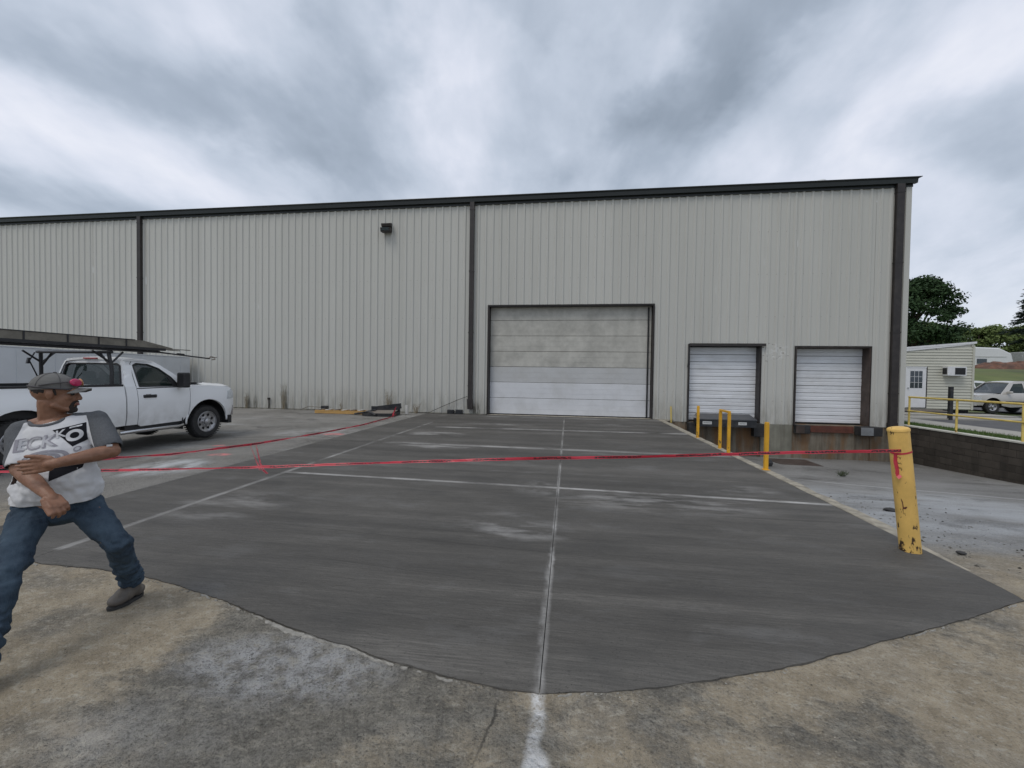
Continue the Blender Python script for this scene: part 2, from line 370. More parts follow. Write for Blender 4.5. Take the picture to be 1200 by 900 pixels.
def yard_mat():
    m, t = new_mat('weathered_concrete'); P = t.pos(); X = t.xyz(P); x, y = X[0], X[1]
    n1 = t.noise(P, .5, 6, .62); n2 = t.noise(P, 2.2, 7, .68); n3 = t.noise(P, 38, 5, .75); n4 = t.noise(P, 150, 3, .7)
    far = t.mix(t.mr(n1, .36, .66), (.165, .158, .144), (.275, .265, .245))
    far = t.mix(t.mr(n2, .54, .72, 0, .6), far, (.105, .105, .10))
    far = t.mix(t.mr(t.noise(t.scale(P, (.35, 1.2, 1), (4, 2, 0)), 1, 5, .6), .55, .72, 0, .7), far, (.36, .365, .36))
    rough_c = t.mix(t.mr(n2, .36, .62), (.20, .185, .155), (.32, .298, .25))
    tn = t.math('ADD', t.math('MULTIPLY', t.noise(P, .85, 7, .62), .75), t.math('MULTIPLY', t.noise(t.scale(P, (1, 1.3, 1), (3, 8, 0)), 4.5, 6, .7), .25))
    side = t.math('MAXIMUM', t.mr(x, -1.5, -2.9, 0, .10, True), t.mr(x, .1, 1.2, 0, .09, True))
    side = t.math('SUBTRACT', side, t.math('MULTIPLY', t.blob(X, (-1.65, 1.95), 1.0, .6, .9), .08))
    side = t.math('ADD', side, t.math('MULTIPLY', t.blob(X, (-2.9, 2.4), 1.0, .5, .9), .06))
    tanf = t.mr(t.math('ADD', tn, side), .455, .56)
    tcol = t.mix(t.mr(t.noise(P, 5, 6, .65), .34, .66), (.27, .22, .148), (.42, .352, .250))
    near = t.mix(t.math('MULTIPLY', tanf, .88), rough_c, tcol)
    rgh = t.math('SUBTRACT', 1.0, t.math('MULTIPLY', tanf, .75))
    # darker tar-like worn patches and pale dusty smears
    dk = t.mr(t.noise(t.scale(P, (1.1, 1.5, 1), (2, 5, 0)), 1, 6, .65), .50, .66, 0, .75)
    near = t.mix(dk, near, (.125, .12, .106))
    sm_ = t.mr(t.noise(t.scale(P, (1, 1.4, 1), (9, 4, 0)), 1.9, 5, .55), .55, .60, 0, .6); near = t.mix(t.math('MULTIPLY', sm_, rgh), near, (.33, .31, .27))
    near = t.mix(t.math('MULTIPLY', t.blob(X, (-1.5, 2.0), .75, .32, .9), t.mr(t.noise(P, 7, 6, .72), .38, .56, 0, .9)), near, (.56, .56, .56))
    near = t.mix(t.math('MULTIPLY', t.blob(X, (-1.75, 1.5), .7, .3, .9), t.mr(n2, .42, .62, 0, .6)), near, (.40, .39, .37))
    isn = t.mr(y, 3.2, 4.6, 1, 0, True)
    isn = t.math('MAXIMUM', isn, t.math('MULTIPLY', t.mr(y, 4.0, 6.0, 1, 0, True), t.mr(x, 3.0, 3.6)))
    isn = t.math('MAXIMUM', isn, t.mr(x, -5.7, -5.2, 0, 0))
    c = t.mix(isn, far, near)
    # the sunken dock apron: bluish pale dust
    well = t.mr(x, 3.3, 3.5)
    wc = t.mix(t.mr(n1, .36, .64), (.175, .172, .165), (.29, .288, .28))
    dust = t.math('MULTIPLY', t.blob(X, (5.4, 6.8), 3.6, 3.6, .9), t.mr(t.noise(t.scale(P, (.6, 1.1, 1)), 1, 6, .6), .34, .6))
    wc = t.mix(t.math('MULTIPLY', dust, .75), wc, (.46, .48, .50))
    wc = t.mix(t.mr(y, 11.5, 15.0, 0, .45, True), wc, (.13, .125, .115))
    wc = t.mix(t.math('MULTIPLY', t.blob(X, (4.0, 4.0), 1.2, .9, .9), t.mr(n2, .35, .6)), wc, (.20, .175, .13))
    c = t.mix(t.math('MULTIPLY', well, t.mr(y, 3.6, 5.2, 0, 1, True)), c, wc)
    n5 = t.noise(t.scale(P, (1, 1.7, 1), (0, 0, 0), (0, 0, R(-35))), 13, 7, .75); n6 = t.noise(P, 75, 4, .75)
    c = t.mix(t.math('MULTIPLY', t.math('MULTIPLY', isn, rgh), t.mr(n5, .50, .62, 0, .5)), c, (.12, .113, .098))
    c = t.mix(t.math('MULTIPLY', isn, t.mr(n5, .47, .36, 0, .6)), c, (.47, .435, .36))
    c = t.mix(t.math('MULTIPLY', t.mr(n6, .54, .62, 0, .6), t.mr(rgh, 0, 1, .3, 1)), c, (.08, .074, .062))
    c = t.mix(t.mr(n6, .44, .36, 0, .4), c, (.46, .44, .39))
    # grit
    c = t.mix(t.mr(n3, .56, .68, 0, .55), c, (.06, .057, .05))
    c = t.mix(t.mr(n3, .44, .34, 0, .35), c, (.42, .40, .36))
    c = t.mix(t.mr(n4, .60, .72, 0, .5), c, (.055, .052, .047))
    jit = t.math('MULTIPLY', t.math('SUBTRACT', t.noise(P, 5, 5, .7), .5), .10)
    jf = t.math('MULTIPLY', t.math('SUBTRACT', t.noise(P, 14, 5, .7), .5), .03)
    # pale spilled dust at the end of the centre joint, cracks, pale seams in the apron
    k = t.math('MULTIPLY', t.seg(X, (-.115, 1.6), (-.115, 2.0), .005, .05, jit), t.mr(t.noise(P, 30, 5, .8), .34, .56)); c = t.mix(t.math('MULTIPLY', k, .9), c, (.78, .78, .77))
    k = t.math('MULTIPLY', t.blob(X, (-.10, 1.62), .07, .12, .9), t.mr(t.noise(P, 26, 5, .8), .30, .55)); c = t.mix(k, c, (.78, .78, .77))
    for a, b in (((-.30, 1.95), (-.37, 1.5)), ((-.37, 1.5), (-.35, 1.1)), ((-.35, 1.1), (-.42, .7))):
        k = t.seg(X, a, b, .001, .010, t.math('MULTIPLY', jit, .8)); c = t.mix(t.math('MULTIPLY', k, t.mr(n2, .4, .6, .25, .8)), c, (.05, .047, .042))
    for a, b, st in (((5.0, 12.4), (6.1, 10.6), .5), ((6.1, 10.6), (9.6, 7.9), .9), ((4.2, 12.0), (6.2, 15.8), .4)):
        k = t.seg(X, a, b, .02, .05, jf); c = t.mix(t.math('MULTIPLY', k, .7 * st), c, (.55, .55, .55))
    # yard joints left of the slab
    for a, b in (((-5.55, 3.0), (-5.55, 15.8)), ((-20, 9.4), (-5.6, 9.35)), ((-12, 12.8), (-5.6, 12.8))):
        k = t.seg(X, a, b, .008, .025, jf); c = t.mix(t.math('MULTIPLY', k, .85), c, (.03, .029, .027))
    # pale slurry wash and pink marking paint
    k = t.math('MULTIPLY', t.blob(X, (-6.6, 5.9), .9, .8, .9), t.mr(t.noise(t.scale(P, (2, 1, 1)), 1, 6, .7), .40, .6)); c = t.mix(t.math('MULTIPLY', k, .8), c, (.58, .60, .61))
    k = t.math('MULTIPLY', t.blob(X, (-6.7, 10.2), 1.4, 1.0, .9), t.mr(n2, .42, .6)); c = t.mix(t.math('MULTIPLY', k, .5), c, (.45, .45, .45))
    for cx_, cy_, a_, b_ in ((-6.55, 7.0, .30, .16), (-5.95, 9.85, .34, .22), (-7.6, 8.1, .2, .1)):
        k = t.math('MULTIPLY', t.blob(X, (cx_, cy_), a_, b_, .9), t.mr(t.noise(P, 6, 5, .7), .36, .56)); c = t.mix(t.math('MULTIPLY', k, .8), c, (.72, .22, .22))
    h = t.math('ADD', t.math('ADD', n3, n5), t.math('ADD', t.math('MULTIPLY', n6, .7), t.math('MULTIPLY', n2, 1.5)))
    fin(t, c, t.mr(n2, .3, .7, .82, .95), t.bump(t.math('MULTIPLY', h, t.math('MAXIMUM', rgh, .45)), 1.0, .030), 0, .3)
    return m
def foliage_mat(name, a, b):
    m, t = new_mat(name)
    g = t.new('ShaderNodeNewGeometry'); r = g.outputs['Random Per Island']
    n = t.noise(g.outputs['Position'], .9, 3)
    c = t.mix(t.math('ADD', t.math('MULTIPLY', r, .6), t.math('MULTIPLY', n, .5)), a, b)
    fin(t, c, .75, None, 0, .25)
    t.bsdf.inputs['Transmission Weight'].default_value = 0
    return m
def streak_mat(name, base, dark, st=.7, rust=None):
    m, t = new_mat(name); P = t.pos(); x, y, z = t.xyz(P)
    n = t.noise(P, 1.6, 6, .65); s_ = t.noise(t.scale(P, (5, 5, .45)), 1, 6, .7)
    c = t.mix(t.mr(n, .35, .65), tuple(v_ * .8 for v_ in base), tuple(v_ * 1.15 for v_ in base))
    c = t.mix(t.mr(s_, .42, .66, 0, st), c, dark)
    if rust: c = t.mix(t.mr(t.noise(t.scale(P, (3, 3, .6), (5, 1, 0)), 1, 5, .6), .45, .62, 0, .75), c, rust)
    fin(t, c, .85, t.bump(t.noise(P, 40, 4), .4, .006), 0, .3)
    return m
def yellow_mat(name, base, chip, amt=.60, sc=9):
    m, t = new_mat(name); P = t.pos()
    n = t.noise(P, 4, 5, .6)
    c = t.mix(t.mr(n, .35, .65), tuple(v_ * .88 for v_ in base), tuple(min(1, v_ * 1.12) for v_ in base))
    c = t.mix(t.mr(t.noise(t.scale(P, (6, 6, 2.2)), 1, 5, .7), .5, .72, 0, .5), c, tuple(v_ * .62 for v_ in base))
    z = t.xyz(P)[2]
    low = t.mr(z, .75, .05, 0, .13)
    k = t.mr(t.math('ADD', t.noise(t.scale(P, (sc * 1.5, sc * 1.5, sc * .8), (3, 3, 1)), 1, 5, .68), low), amt, amt + .03)
    c = t.mix(k, c, chip)
    fin(t, c, .55, t.bump(t.math('MULTIPLY', k, -1.0), .6, .004), 0, .4)
    return m
def tape_mat():
    m, t = new_mat('red_tape'); uv = t.new('ShaderNodeTexCoord').outputs['UV']; u, v, _ = t.xyz(uv)
    w_ = t.math('FRACT', t.math('ADD', t.math('MULTIPLY', u, 1 / .62), t.math('MULTIPLY', t.noise(t.comb(u, 0, 0), .9, 2), 1.2)))
    on = t.math('MULTIPLY', t.mr(w_, .30, .31), t.mr(w_, .95, .94))
    let = t.math('GREATER_THAN', t.noise(t.comb(t.math('MULTIPLY', u, 60), t.math('MULTIPLY', v, 2), 0), 1, 1), .44)
    hh = t.math('MULTIPLY', t.math('GREATER_THAN', v, .2), t.math('LESS_THAN', v, .8))
    k = t.math('MULTIPLY', on, t.math('MULTIPLY', let, hh))
    c = t.mix(k, (.50, .03, .055), (.03, .012, .015))
    fin(t, c, .4, None, 0, .5)
    return m
M = {}
M['siding'] = siding_mat(); M['slab'] = slab_mat(); M['yard'] = yard_mat(); M['tape'] = tape_mat()
M['brown'] = pm('dark_brown_trim', (.024, .019, .018), .5, var=.25, dirt=(.07, .062, .055), damt=.3)
M['gutter'] = pm('dark_green_black_trim', (.014, .018, .018), .42, var=.25, sc=2)
M['reveal'] = pm('brown_door_reveal', (.055, .038, .03), .6, var=.3, dirt=(.10, .08, .07))
M['dark'] = pm('dark_interior', (.012, .012, .012), .9)
M['door_old'] = streak_mat('aged_door_panel', (.47, .46, .42), (.38, .37, .33), .2)
M['door_new'] = pm('clean_door_panel', (.64, .65, .67), .5, var=.05, sc=2, dirt=(.45, .45, .43), dsc=1.2, damt=.35)
M['door_mid'] = pm('grey_door_panel', (.50, .505, .505), .5, var=.05, sc=2, dirt=(.38, .37, .34), dsc=1.2, damt=.35)
M['slat'] = pm('white_slat_paint', (.72, .735, .76), .5, var=.06, sc=3, dirt=(.45, .44, .42), dsc=2, damt=.4, stretch=(.4, 1, 1))
M['found'] = streak_mat('stained_foundation', (.21, .185, .145), (.07, .055, .042), .8, rust=(.20, .105, .045))
M['found2'] = streak_mat('grey_foundation', (.22, .215, .175), (.12, .11, .09), .6)
M['steel'] = pm('black_steel', (.028, .03, .034), .45, metal=.3, var=.3, dirt=(.09, .08, .07), damt=.5)
M['plate'] = pm('dusty_steel_plate', (.075, .078, .085), .5, metal=.2, var=.2, dirt=(.13, .12, .11), damt=.5)
M['rubber'] = pm('black_rubber', (.022, .022, .023), .75, var=.3, dirt=(.08, .078, .07), damt=.4)
M['greyface'] = pm('weathered_bumper_face', (.20, .21, .22), .7, var=.25, dirt=(.06, .06, .06))
M['rust'] = pm('rusted_channel', (.11, .035, .022), .8, var=.35, dirt=(.04, .025, .02))
M['label'] = pm('label_white', (.55, .56, .55), .5, var=.05)
M['ink'] = pm('ink_black', (.02, .02, .02), .5)
M['curb'] = pm('pale_curb', (.33, .30, .24), .88, var=.3, sc=7, bump=.9, dirt=(.14, .125, .10), damt=.8, dsc=4)
M['post'] = yellow_mat('yellow_post_paint', (.68, .36, .025), (.10, .07, .03), .70)
M['bollard'] = yellow_mat('worn_yellow_paint', (.72, .46, .13), (.06, .035, .02), .665, 11)
M['rail'] = yellow_mat('pale_yellow_rail_paint', (.66, .50, .14), (.16, .09, .04), .72)
def block_mat():
    m, t = new_mat('dark_block'); P = t.pos(); oi = t.new('ShaderNodeObjectInfo').outputs['Random']
    n = t.noise(P, 5, 6, .7)
    c = t.mix(t.math('ADD', t.math('MULTIPLY', n, .6), t.math('MULTIPLY', oi, .45)), (.036, .031, .026), (.100, .086, .072))
    c = t.mix(t.mr(t.noise(t.scale(P, (3, 3, .7)), 1, 5), .5, .7, 0, .6), c, (.028, .026, .022))
    fin(t, c, .9, t.bump(t.noise(P, 70, 4), .6, .006), 0, .2); return m
M['block'] = block_mat()
M['mortar'] = pm('dark_mortar', (.045, .040, .034), .95, var=.2)
M['cap'] = pm('painted_wall_cap', (.55, .54, .48), .8, var=.12, dirt=(.25, .23, .18))
def paint(name, col, rough=.28):
    m, t = new_mat(name); P = t.pos()
    z = t.xyz(P)[2]
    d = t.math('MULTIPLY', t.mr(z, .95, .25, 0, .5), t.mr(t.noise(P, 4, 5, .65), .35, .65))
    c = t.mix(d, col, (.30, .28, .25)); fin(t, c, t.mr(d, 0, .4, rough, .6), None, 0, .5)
    t.bsdf.inputs['Coat Weight'].default_value = .5; t.bsdf.inputs['Coat Roughness'].default_value = .08
    return m
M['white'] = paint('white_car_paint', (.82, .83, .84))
M['silver'] = paint('champagne_silver_paint', (.52, .50, .47), .32)
M['silver'].node_tree.nodes['Principled BSDF'].inputs['Metallic'].default_value = .15
def glass(name, col, alpha):
    m, t = new_mat(name); b = t.bsdf; b.inputs['Base Color'].default_value = (*col, 1); b.inputs['Roughness'].default_value = .03
    b.inputs['Alpha'].default_value = alpha; b.inputs['Specular IOR Level'].default_value = .8
    return m
M['glass'] = glass('tinted_glass', (.004, .016, .013), .76)
M['glassb'] = glass('blue_grey_glass', (.05, .065, .08), .75)
M['plastic'] = pm('black_plastic', (.02, .02, .022), .55, var=.15)
M['chrome'] = pm('chrome', (.55, .55, .56), .2, metal=1, var=.08)
M['rim'] = pm('wheel_silver', (.42, .42, .43), .35, metal=.7, var=.15, dirt=(.12, .10, .09), dsc=14, damt=.5)
M['tyre'] = pm('tyre_rubber', (.022, .022, .023), .8, var=.25, dirt=(.07, .065, .06), dsc=10, damt=.4)
M['seat'] = pm('dark_seat_cloth', (.03, .03, .032), .9)
M['redlens'] = pm('red_lens', (.35, .015, .02), .25)
M['clear'] = pm('headlight_lens', (.55, .57, .58), .12, var=.2, sc=20)
M['alu'] = pm('weathered_aluminium', (.20, .185, .155), .5, metal=.3, var=.2, dirt=(.10, .09, .075), dsc=8)
M['rackblack'] = pm('black_rack_tube', (.022, .022, .025), .4, var=.2)
M['orange'] = pm('rusty_orange_fitting', (.34, .13, .06), .7, var=.3)
M['boxwhite'] = pm('white_box_panel', (.60, .625, .66), .5, var=.05, sc=1.5, dirt=(.45, .46, .46), dsc=1, damt=.3)
M['wood'] = pm('yellow_pine', (.50, .30, .10), .75, var=.25, sc=8, stretch=(.4, 6, 6), dirt=(.22, .14, .07))
M['greywood'] = pm('grey_weathered_wood', (.20, .175, .15), .85, var=.3, sc=8, stretch=(1, 8, 8))
M['whiteboard'] = pm('pale_board', (.55, .54, .51), .7, var=.15)
M['vinyl'] = pm('cream_vinyl_siding', (.52, .515, .44), .55, var=.05, sc=2, bump=.05)
M['trimwhite'] = pm('white_trim', (.70, .71, .72), .5, var=.05)
M['grass'] = pm('grass_soil', (.07, .10, .03), .95, var=.4, sc=10, bump=.8, dirt=(.13, .11, .05))
M['hill'] = pm('hill_grass', (.115, .145, .045), .95, var=.3, sc=.3, bump=.4, dirt=(.17, .155, .07), dsc=.25, damt=.6)
M['weedgreen'] = foliage_mat('weed_leaves', (.03, .045, .02), (.07, .09, .04)); M['blade'] = foliage_mat('grass_blades', (.035, .08, .015), (.11, .17, .045))
M['walk'] = pm('pale_walk_concrete', (.36, .345, .31), .9, var=.15, sc=3, bump=.4, dirt=(.22, .20, .17))
M['asphalt'] = pm('worn_asphalt', (.085, .085, .088), .92, var=.25, sc=3, bump=.8, dirt=(.14, .135, .125), dsc=.8)
M['weed'] = pm('dry_weed', (.22, .18, .12), .9)
M['leafA'] = foliage_mat('dark_oak_leaves', (.012, .03, .012), (.045, .085, .03))
M['leafB'] = foliage_mat('green_treeline_leaves', (.03, .055, .018), (.10, .145, .045))
M['leafC'] = foliage_mat('yellowish_leaves', (.05, .085, .02), (.15, .19, .06))
M['leafP'] = foliage_mat('pine_needles', (.012, .022, .016), (.03, .05, .035))
M['bark'] = pm('bark', (.06, .045, .035), .95, var=.3, sc=4, bump=.8)
M['brick'] = pm('reddish_brown_brick', (.15, .075, .05), .9, var=.45, sc=1.2, dirt=(.07, .045, .035), dsc=2, damt=.8)
M['concrete_grey'] = pm('pale_beam', (.34, .35, .34), .85, var=.2)

# ------------------------------------------------------------------ ground
def sm(a, b, v_):
    q = max(0, min(1, (v_ - a) / (b - a))); return q * q * (3 - 2 * q)
def well_z(x_, y_):
    """the sunken dock apron right of the ramp"""
    pts = [(3.2, 0), (4, -.03), (6, -.22), (9, -.62), (12.3, -1.08), (16.2, -1.26)]
    if y_ <= pts[0][0]: return 0
    for (a, za), (b, zb) in zip(pts, pts[1:]):
        if y_ <= b: return za + (zb - za) * (y_ - a) / (b - a)
    return pts[-1][1]
EDGE = [(-5.52, 3.02), (-5.1, 2.93), (-4.6, 2.83), (-4.2, 2.76), (-3.78, 2.76), (-3.22, 2.72), (-2.51, 2.56), (-2.16, 2.46), (-1.6, 2.29), (-.98, 2.13), (-.43, 2.03), (-.11, 2.005), (.43, 2.13), (1.1, 2.36), (1.67, 2.62), (2.36, 2.95), (3.0, 3.27), (3.30, 3.42)]
def edge_y(x_):
    for (a, ya), (b, yb) in zip(EDGE, EDGE[1:]):
        if x_ <= b: return ya + (yb - ya) * max(0, (x_ - a)) / (b - a)
    return 3.42 + (x_ - 3.3) * .45
def ground_z(x_, y_):
    z_ = -.018
    if -5.56 < x_ < 3.32 and y_ > edge_y(x_) + .04: z_ = -.05
    if x_ > 3.34: z_ = -.018 + well_z(x_, y_) * sm(3.34, 3.40, x_)
    if x_ > 3.34 and y_ > 5: z_ += .012 * fbm(x_ * .4, y_ * .4)
    if x_ < -6: z_ -= .11 * sm(-6, -9, x_) * sm(13.5, 9, y_)
    if y_ < 4.5: z_ += .006 * fbm(x_ * 1.3, y_ * 1.3) + .004 * fbm(x_ * 7, y_ * 7, 3)
    return z_
def grid(name, xs, ys, zf, mt, kind='structure'):
    me = bpy.data.meshes.new(name); nx = len(xs)
    vs = [(a, b, zf(a, b)) for b in ys for a in xs]
    fs = [(j * nx + i, j * nx + i + 1, (j + 1) * nx + i + 1, (j + 1) * nx + i) for j in range(len(ys) - 1) for i in range(nx - 1)]
    me.from_pydata(vs, [], fs); me.polygons.foreach_set('use_smooth', [True] * len(fs))
    o = link(name, me, None, mt); o['kind'] = kind; return o
def rng(a, b, st):
    n_ = max(1, round((b - a) / st)); return [a + (b - a) * i / n_ for i in range(n_)]
xs = rng(-90, -30, 10) + rng(-30, -8, 1) + rng(-8, -5.56, .2) + rng(-5.56, 3.33, .035) + [3.33, 3.345, 3.36, 3.38, 3.40, 3.43] + rng(3.5, 6, .06) + rng(6, 11.75, .4) + [11.75, 11.86]
ys = rng(-90, -8, 8) + rng(-8, 0, .8) + rng(0, 1.0, .1) + rng(1.0, 4.2, .03) + rng(4.2, 7, .12) + rng(7, 16.4, .35) + [16.4]
grid('yard_ground', xs, ys, ground_z, M['yard'])

# the new slab: cast panels between saw-cut joints
slab = thing('concrete_slab', None, None); slab['kind'] = 'structure'
XJ = [-5.54, -4.354, -.113, 3.30]; YJ = [5.78, 8.82, 11.87, 15.86]
def slab_panel(x0, x1, y0, y1):
    g_ = .0025; bm = B(); x0 += g_; x1 -= g_; y1 -= g_
    n_ = max(2, int((x1 - x0) / .03)) if y0 is None else max(2, int((x1 - x0) / .5))
    xs_ = [x0 + (x1 - x0) * i / n_ for i in range(n_ + 1)]
    def lo(a): return (edge_y(a) + .013 * fbm(a * 4, 1.7) + .006 * fbm(a * 31, 4.2)) if y0 is None else y0 + g_
    top = []; 
    fr = [0, .01, .03, .08, .2, .5, 1.0]
    for a in xs_:
        l_ = lo(a); col = []
        for k in fr:
            yy = l_ + (y1 - l_) * k
            zz_ = 0.0
            if y0 is None: zz_ = -.010 * (1 - sm(0, .10, yy - l_)) + .0035 * fbm(a * 9, yy * 9) * (1 - sm(0, .4, yy - l_))
            col.append(bm.verts.new((a, yy, zz_)))
        top.append(col)
    for p_, q_ in zip(top, top[1:]):
        for k in range(len(fr) - 1): bm.faces.new((p_[k], q_[k], q_[k + 1], p_[k + 1]))
    bnd = [e_ for e_ in bm.edges if len(e_.link_faces) == 1]; cp = {}
    for v_ in {v_ for e_ in bnd for v_ in e_.verts}: cp[v_] = bm.verts.new((v_.co.x, v_.co.y, -.048))
    for e_ in bnd:
        a, b = e_.verts; bm.faces.new((a, b, cp[b], cp[a]))
    obj('slab_panel', bm, M['slab'], slab)
for i in range(3):
    yy = [None] + YJ
    for j in range(4): slab_panel(XJ[i], XJ[i + 1], yy[j], yy[j + 1])
bm = B(); box(bm, -5.5, 3.28, 2.2, 2.201, -.047, -.046); bm.free()
# apron in front of the main door, threshold
# curb along the right edge of the ramp, holding up the slab over the apron
bm = B(); prev = None
ysc = [3.9 + i * .25 for i in range(48)] + [15.85]
for yv in ysc:
    w0 = 3.305 + .012 * fbm(yv * 2, 5); w1 = w0 + .15 + .05 * sm(9, 14, yv) + .02 * fbm(yv * 3, 9)
    top = .012 + .008 * fbm(yv * 3, 2) - .055 * sm(5.2, 4.0, yv)
    w1 += .035 * fbm(yv * 1.1, 4)
    ring = [bm.verts.new(c_) for c_ in ((w0, yv, -.3), (w0, yv, top - .01), (w0 + .015, yv, top), (w1 - .02, yv, top), (w1, yv, top - .02), (w1 + .02, yv, well_z(4, yv) - .15))]
    if prev:
        for k in range(5): bm.faces.new((prev[k], ring[k], ring[k + 1], prev[k + 1]))
    prev = ring
tag(obj('curb_strip', bm, M['curb']), kind='structure')
# crumbs of concrete and grit
def scatter(name, n_, fn, smin, smax, mt, label=None, zf=ground_z, flat=.5):
    vs = []; fs = []
    rnd = random.Random(hash(name) % 1000 if False else len(name) * 7)
    ico = [(0, 0, 1), (.9, 0, .1), (0, .9, -.1), (-.9, 0, .1), (0, -.9, 0), (0, 0, -1)]
    ifs = [(0, 1, 2), (0, 2, 3), (0, 3, 4), (0, 4, 1), (5, 2, 1), (5, 3, 2), (5, 4, 3), (5, 1, 4)]
    for _ in range(n_):
        p_ = fn(rnd)
        if p_ is None: continue
        s_ = smin * (smax / smin) ** (rnd.random() ** 2.2); a = rnd.random() * 6.28; b0 = len(vs)
        ex, ey, ez = s_ * rnd.uniform(.6, 1.3), s_ * rnd.uniform(.6, 1.3), s_ * flat * rnd.uniform(.6, 1.3)
        z_ = zf(p_[0], p_[1]) + ez * .35
        for q in ico:
            j_ = rnd.uniform(.75, 1.25); X_, Y_, Z_ = q[0] * ex * j_, q[1] * ey * j_, q[2] * ez * j_
            vs.append((p_[0] + X_ * math.cos(a) - Y_ * math.sin(a), p_[1] + X_ * math.sin(a) + Y_ * math.cos(a), z_ + Z_))
        fs += [tuple(b0 + i for i in f_) for f_ in ifs]
    me = bpy.data.meshes.new(name); me.from_pydata(vs, [], fs)
    o = link(name, me, None, mt); o['kind'] = 'stuff'
    if label: o['label'] = label
    return o
def grit_mat(name, a, b):
    m, t = new_mat(name); g = t.new('ShaderNodeNewGeometry')
    fin(t, t.mix(g.outputs['Random Per Island'], a, b), .9, None, 0, .2); return m
M['grit'] = grit_mat('grit', (.07, .065, .055), (.40, .36, .29)); M['crumb'] = grit_mat('crumb', (.13, .125, .11), (.36, .345, .31))
M['darkgrit'] = grit_mat('dark_grit', (.03, .028, .025), (.14, .13, .11))
def near_pt(r_):
    y_ = r_.uniform(.75, 3.6); x_ = r_.uniform(-4.6, 4.6)
    if y_ > edge_y(x_) - .02: return None
    if fbm(x_ * 1.2, y_ * 1.2, 7) < r_.uniform(-.5, .35): return None
    return x_, y_
scatter('loose_grit', 15000, near_pt, .0012, .006, M['grit'], 'fine loose grit and stone chips scattered over the rough foreground concrete')
def edge_pt(r_):
    x_ = r_.uniform(-5.3, 3.3); y_ = edge_y(x_) - abs(r_.gauss(0, .022)) - .004
    if fbm(x_ * 3.1, 3) < r_.uniform(-.1, .5): return None
    return x_, y_
scatter('concrete_crumbs', 2600, edge_pt, .0015, .009, M['crumb'], 'pale crumbs of concrete lying along the rough edge of the new slab')
bm = B(); prev = None; rnd = random.Random(14)
for k in range(620):
    x_ = -5.3 + 8.55 * k / 619; w_ = .006 + .030 * max(0, fbm(x_ * 2.1, 6.6)) + .016 * fbm(x_ * 23, 1.1); off = .012 + .012 * fbm(x_ * 11, 8)
    if fbm(x_ * 1.7, 12.5) < .0 or w_ < .006: prev = None; continue
    y_ = edge_y(x_) + .013 * fbm(x_ * 4, 1.7) + .006 * fbm(x_ * 31, 4.2) - off; g0 = ground_z(x_, y_)
    cur = [bm.verts.new((x_, y_ - a, z_)) for a, z_ in ((-.002, g0 - .004), (.002, g0 + .007 + .003 * fbm(x_ * 40, 2)), (w_ * .6, g0 + .005 + .003 * fbm(x_ * 50, 7)), (w_, g0 - .003))]
    if prev:
        for j in range(3): bm.faces.new((prev[j], cur[j], cur[j + 1], prev[j + 1]))
    prev = cur
o = obj('mortar_smear', bm, pm('pale_mortar', (.27, .258, .23), .9, var=.3, sc=30, bump=.6, dirt=(.17, .16, .14), dsc=9, damt=.8)); tag(o, 'broken pale lip of dried mortar along the front edge of the new slab', kind='stuff')
def well_pt(r_):
    x_ = 3.5 + abs(r_.gauss(0, 1.0)); y_ = r_.uniform(3.6, 8.5)
    if x_ < 3.6 and y_ > 4.2: return None
    return x_, y_
scatter('dirt_clods', 900, well_pt, .003, .022, M['darkgrit'], 'dark dirt clods and chips strewn on the apron beside the leaning bollard')

# ------------------------------------------------------------------ warehouse
YW = 16.0; XL, XR = -33.24, 11.56
ware = thing('metal_warehouse', 'large pale ribbed metal warehouse with a dark eave across the back of the yard', 'warehouse', (0, YW, 0))
PW = .9144
pcache = {}
def wall_panel(w_, z0, z1):
    k = (round(w_, 3), round(z0, 2), round(z1, 2))
    if k in pcache: return pcache[k]
    prof = []
    x_ = 0.0; nr = max(1, round(w_ / .3048)); st = w_ / nr
    for i in range(nr):
        a = i * st
        prof += [(a + .0, 0), (a + st * .5 - .058, 0), (a + st * .5 - .028, -.034), (a + st * .5 + .028, -.034), (a + st * .5 + .058, 0)]
    prof += [(w_ - .001, 0)]
    # minor ribs
    pts = []
    for i, (a, d) in enumerate(prof):
        pts.append((a, d))
    me = bpy.data.meshes.new('wall_panel')
    vs = [(a + .0015, d, z0) for a, d in pts] + [(a + .0015, d, z1) for a, d in pts] + [(a + .0015, d + .03, z0) for a, d in pts]
    n_ = len(pts); fs = [(i, i + 1, n_ + i + 1, n_ + i) for i in range(n_ - 1)] + [(2 * n_ + i, 2 * n_ + i + 1, i + 1, i) for i in range(n_ - 1)]
    me.from_pydata(vs, [], fs); me.materials.append(M['siding']); pcache[k] = me
    return me
def put_panel(x0, w_, z0, z1):
    o = bpy.data.objects.new('wall_panel', wall_panel(w_, z0, z1)); C.objects.link(o); o.parent = ware
    # laps: every second sheet sits a touch proud
    o.location = (x0, random.uniform(-.004, .004), 0)
TOP = 8.33
OPEN = [(-3.16, 3.17, 4.30, None, 0.0), (4.38, 6.93, 2.80, None, -.06), (8.02, 10.52, 2.76, None, -.06)]
cuts = [XL]
x_ = XL
segs = []
edges_ = sorted([v_ for o_ in OPEN for v_ in (o_[0], o_[1])] + [XR])
while x_ < XR - .01:
    nx_ = min([x_ + PW] + [e_ for e_ in edges_ if e_ > x_ + .01])
    segs.append((x_, nx_)); x_ = nx_
for a, b in segs:
    mid = (a + b) / 2; z0 = .02 if mid < 3.2 else -.07 + .0
    for o_ in OPEN:
        if o_[0] < mid < o_[1]: z0 = o_[2]
    put_panel(a, b - a, z0, TOP)
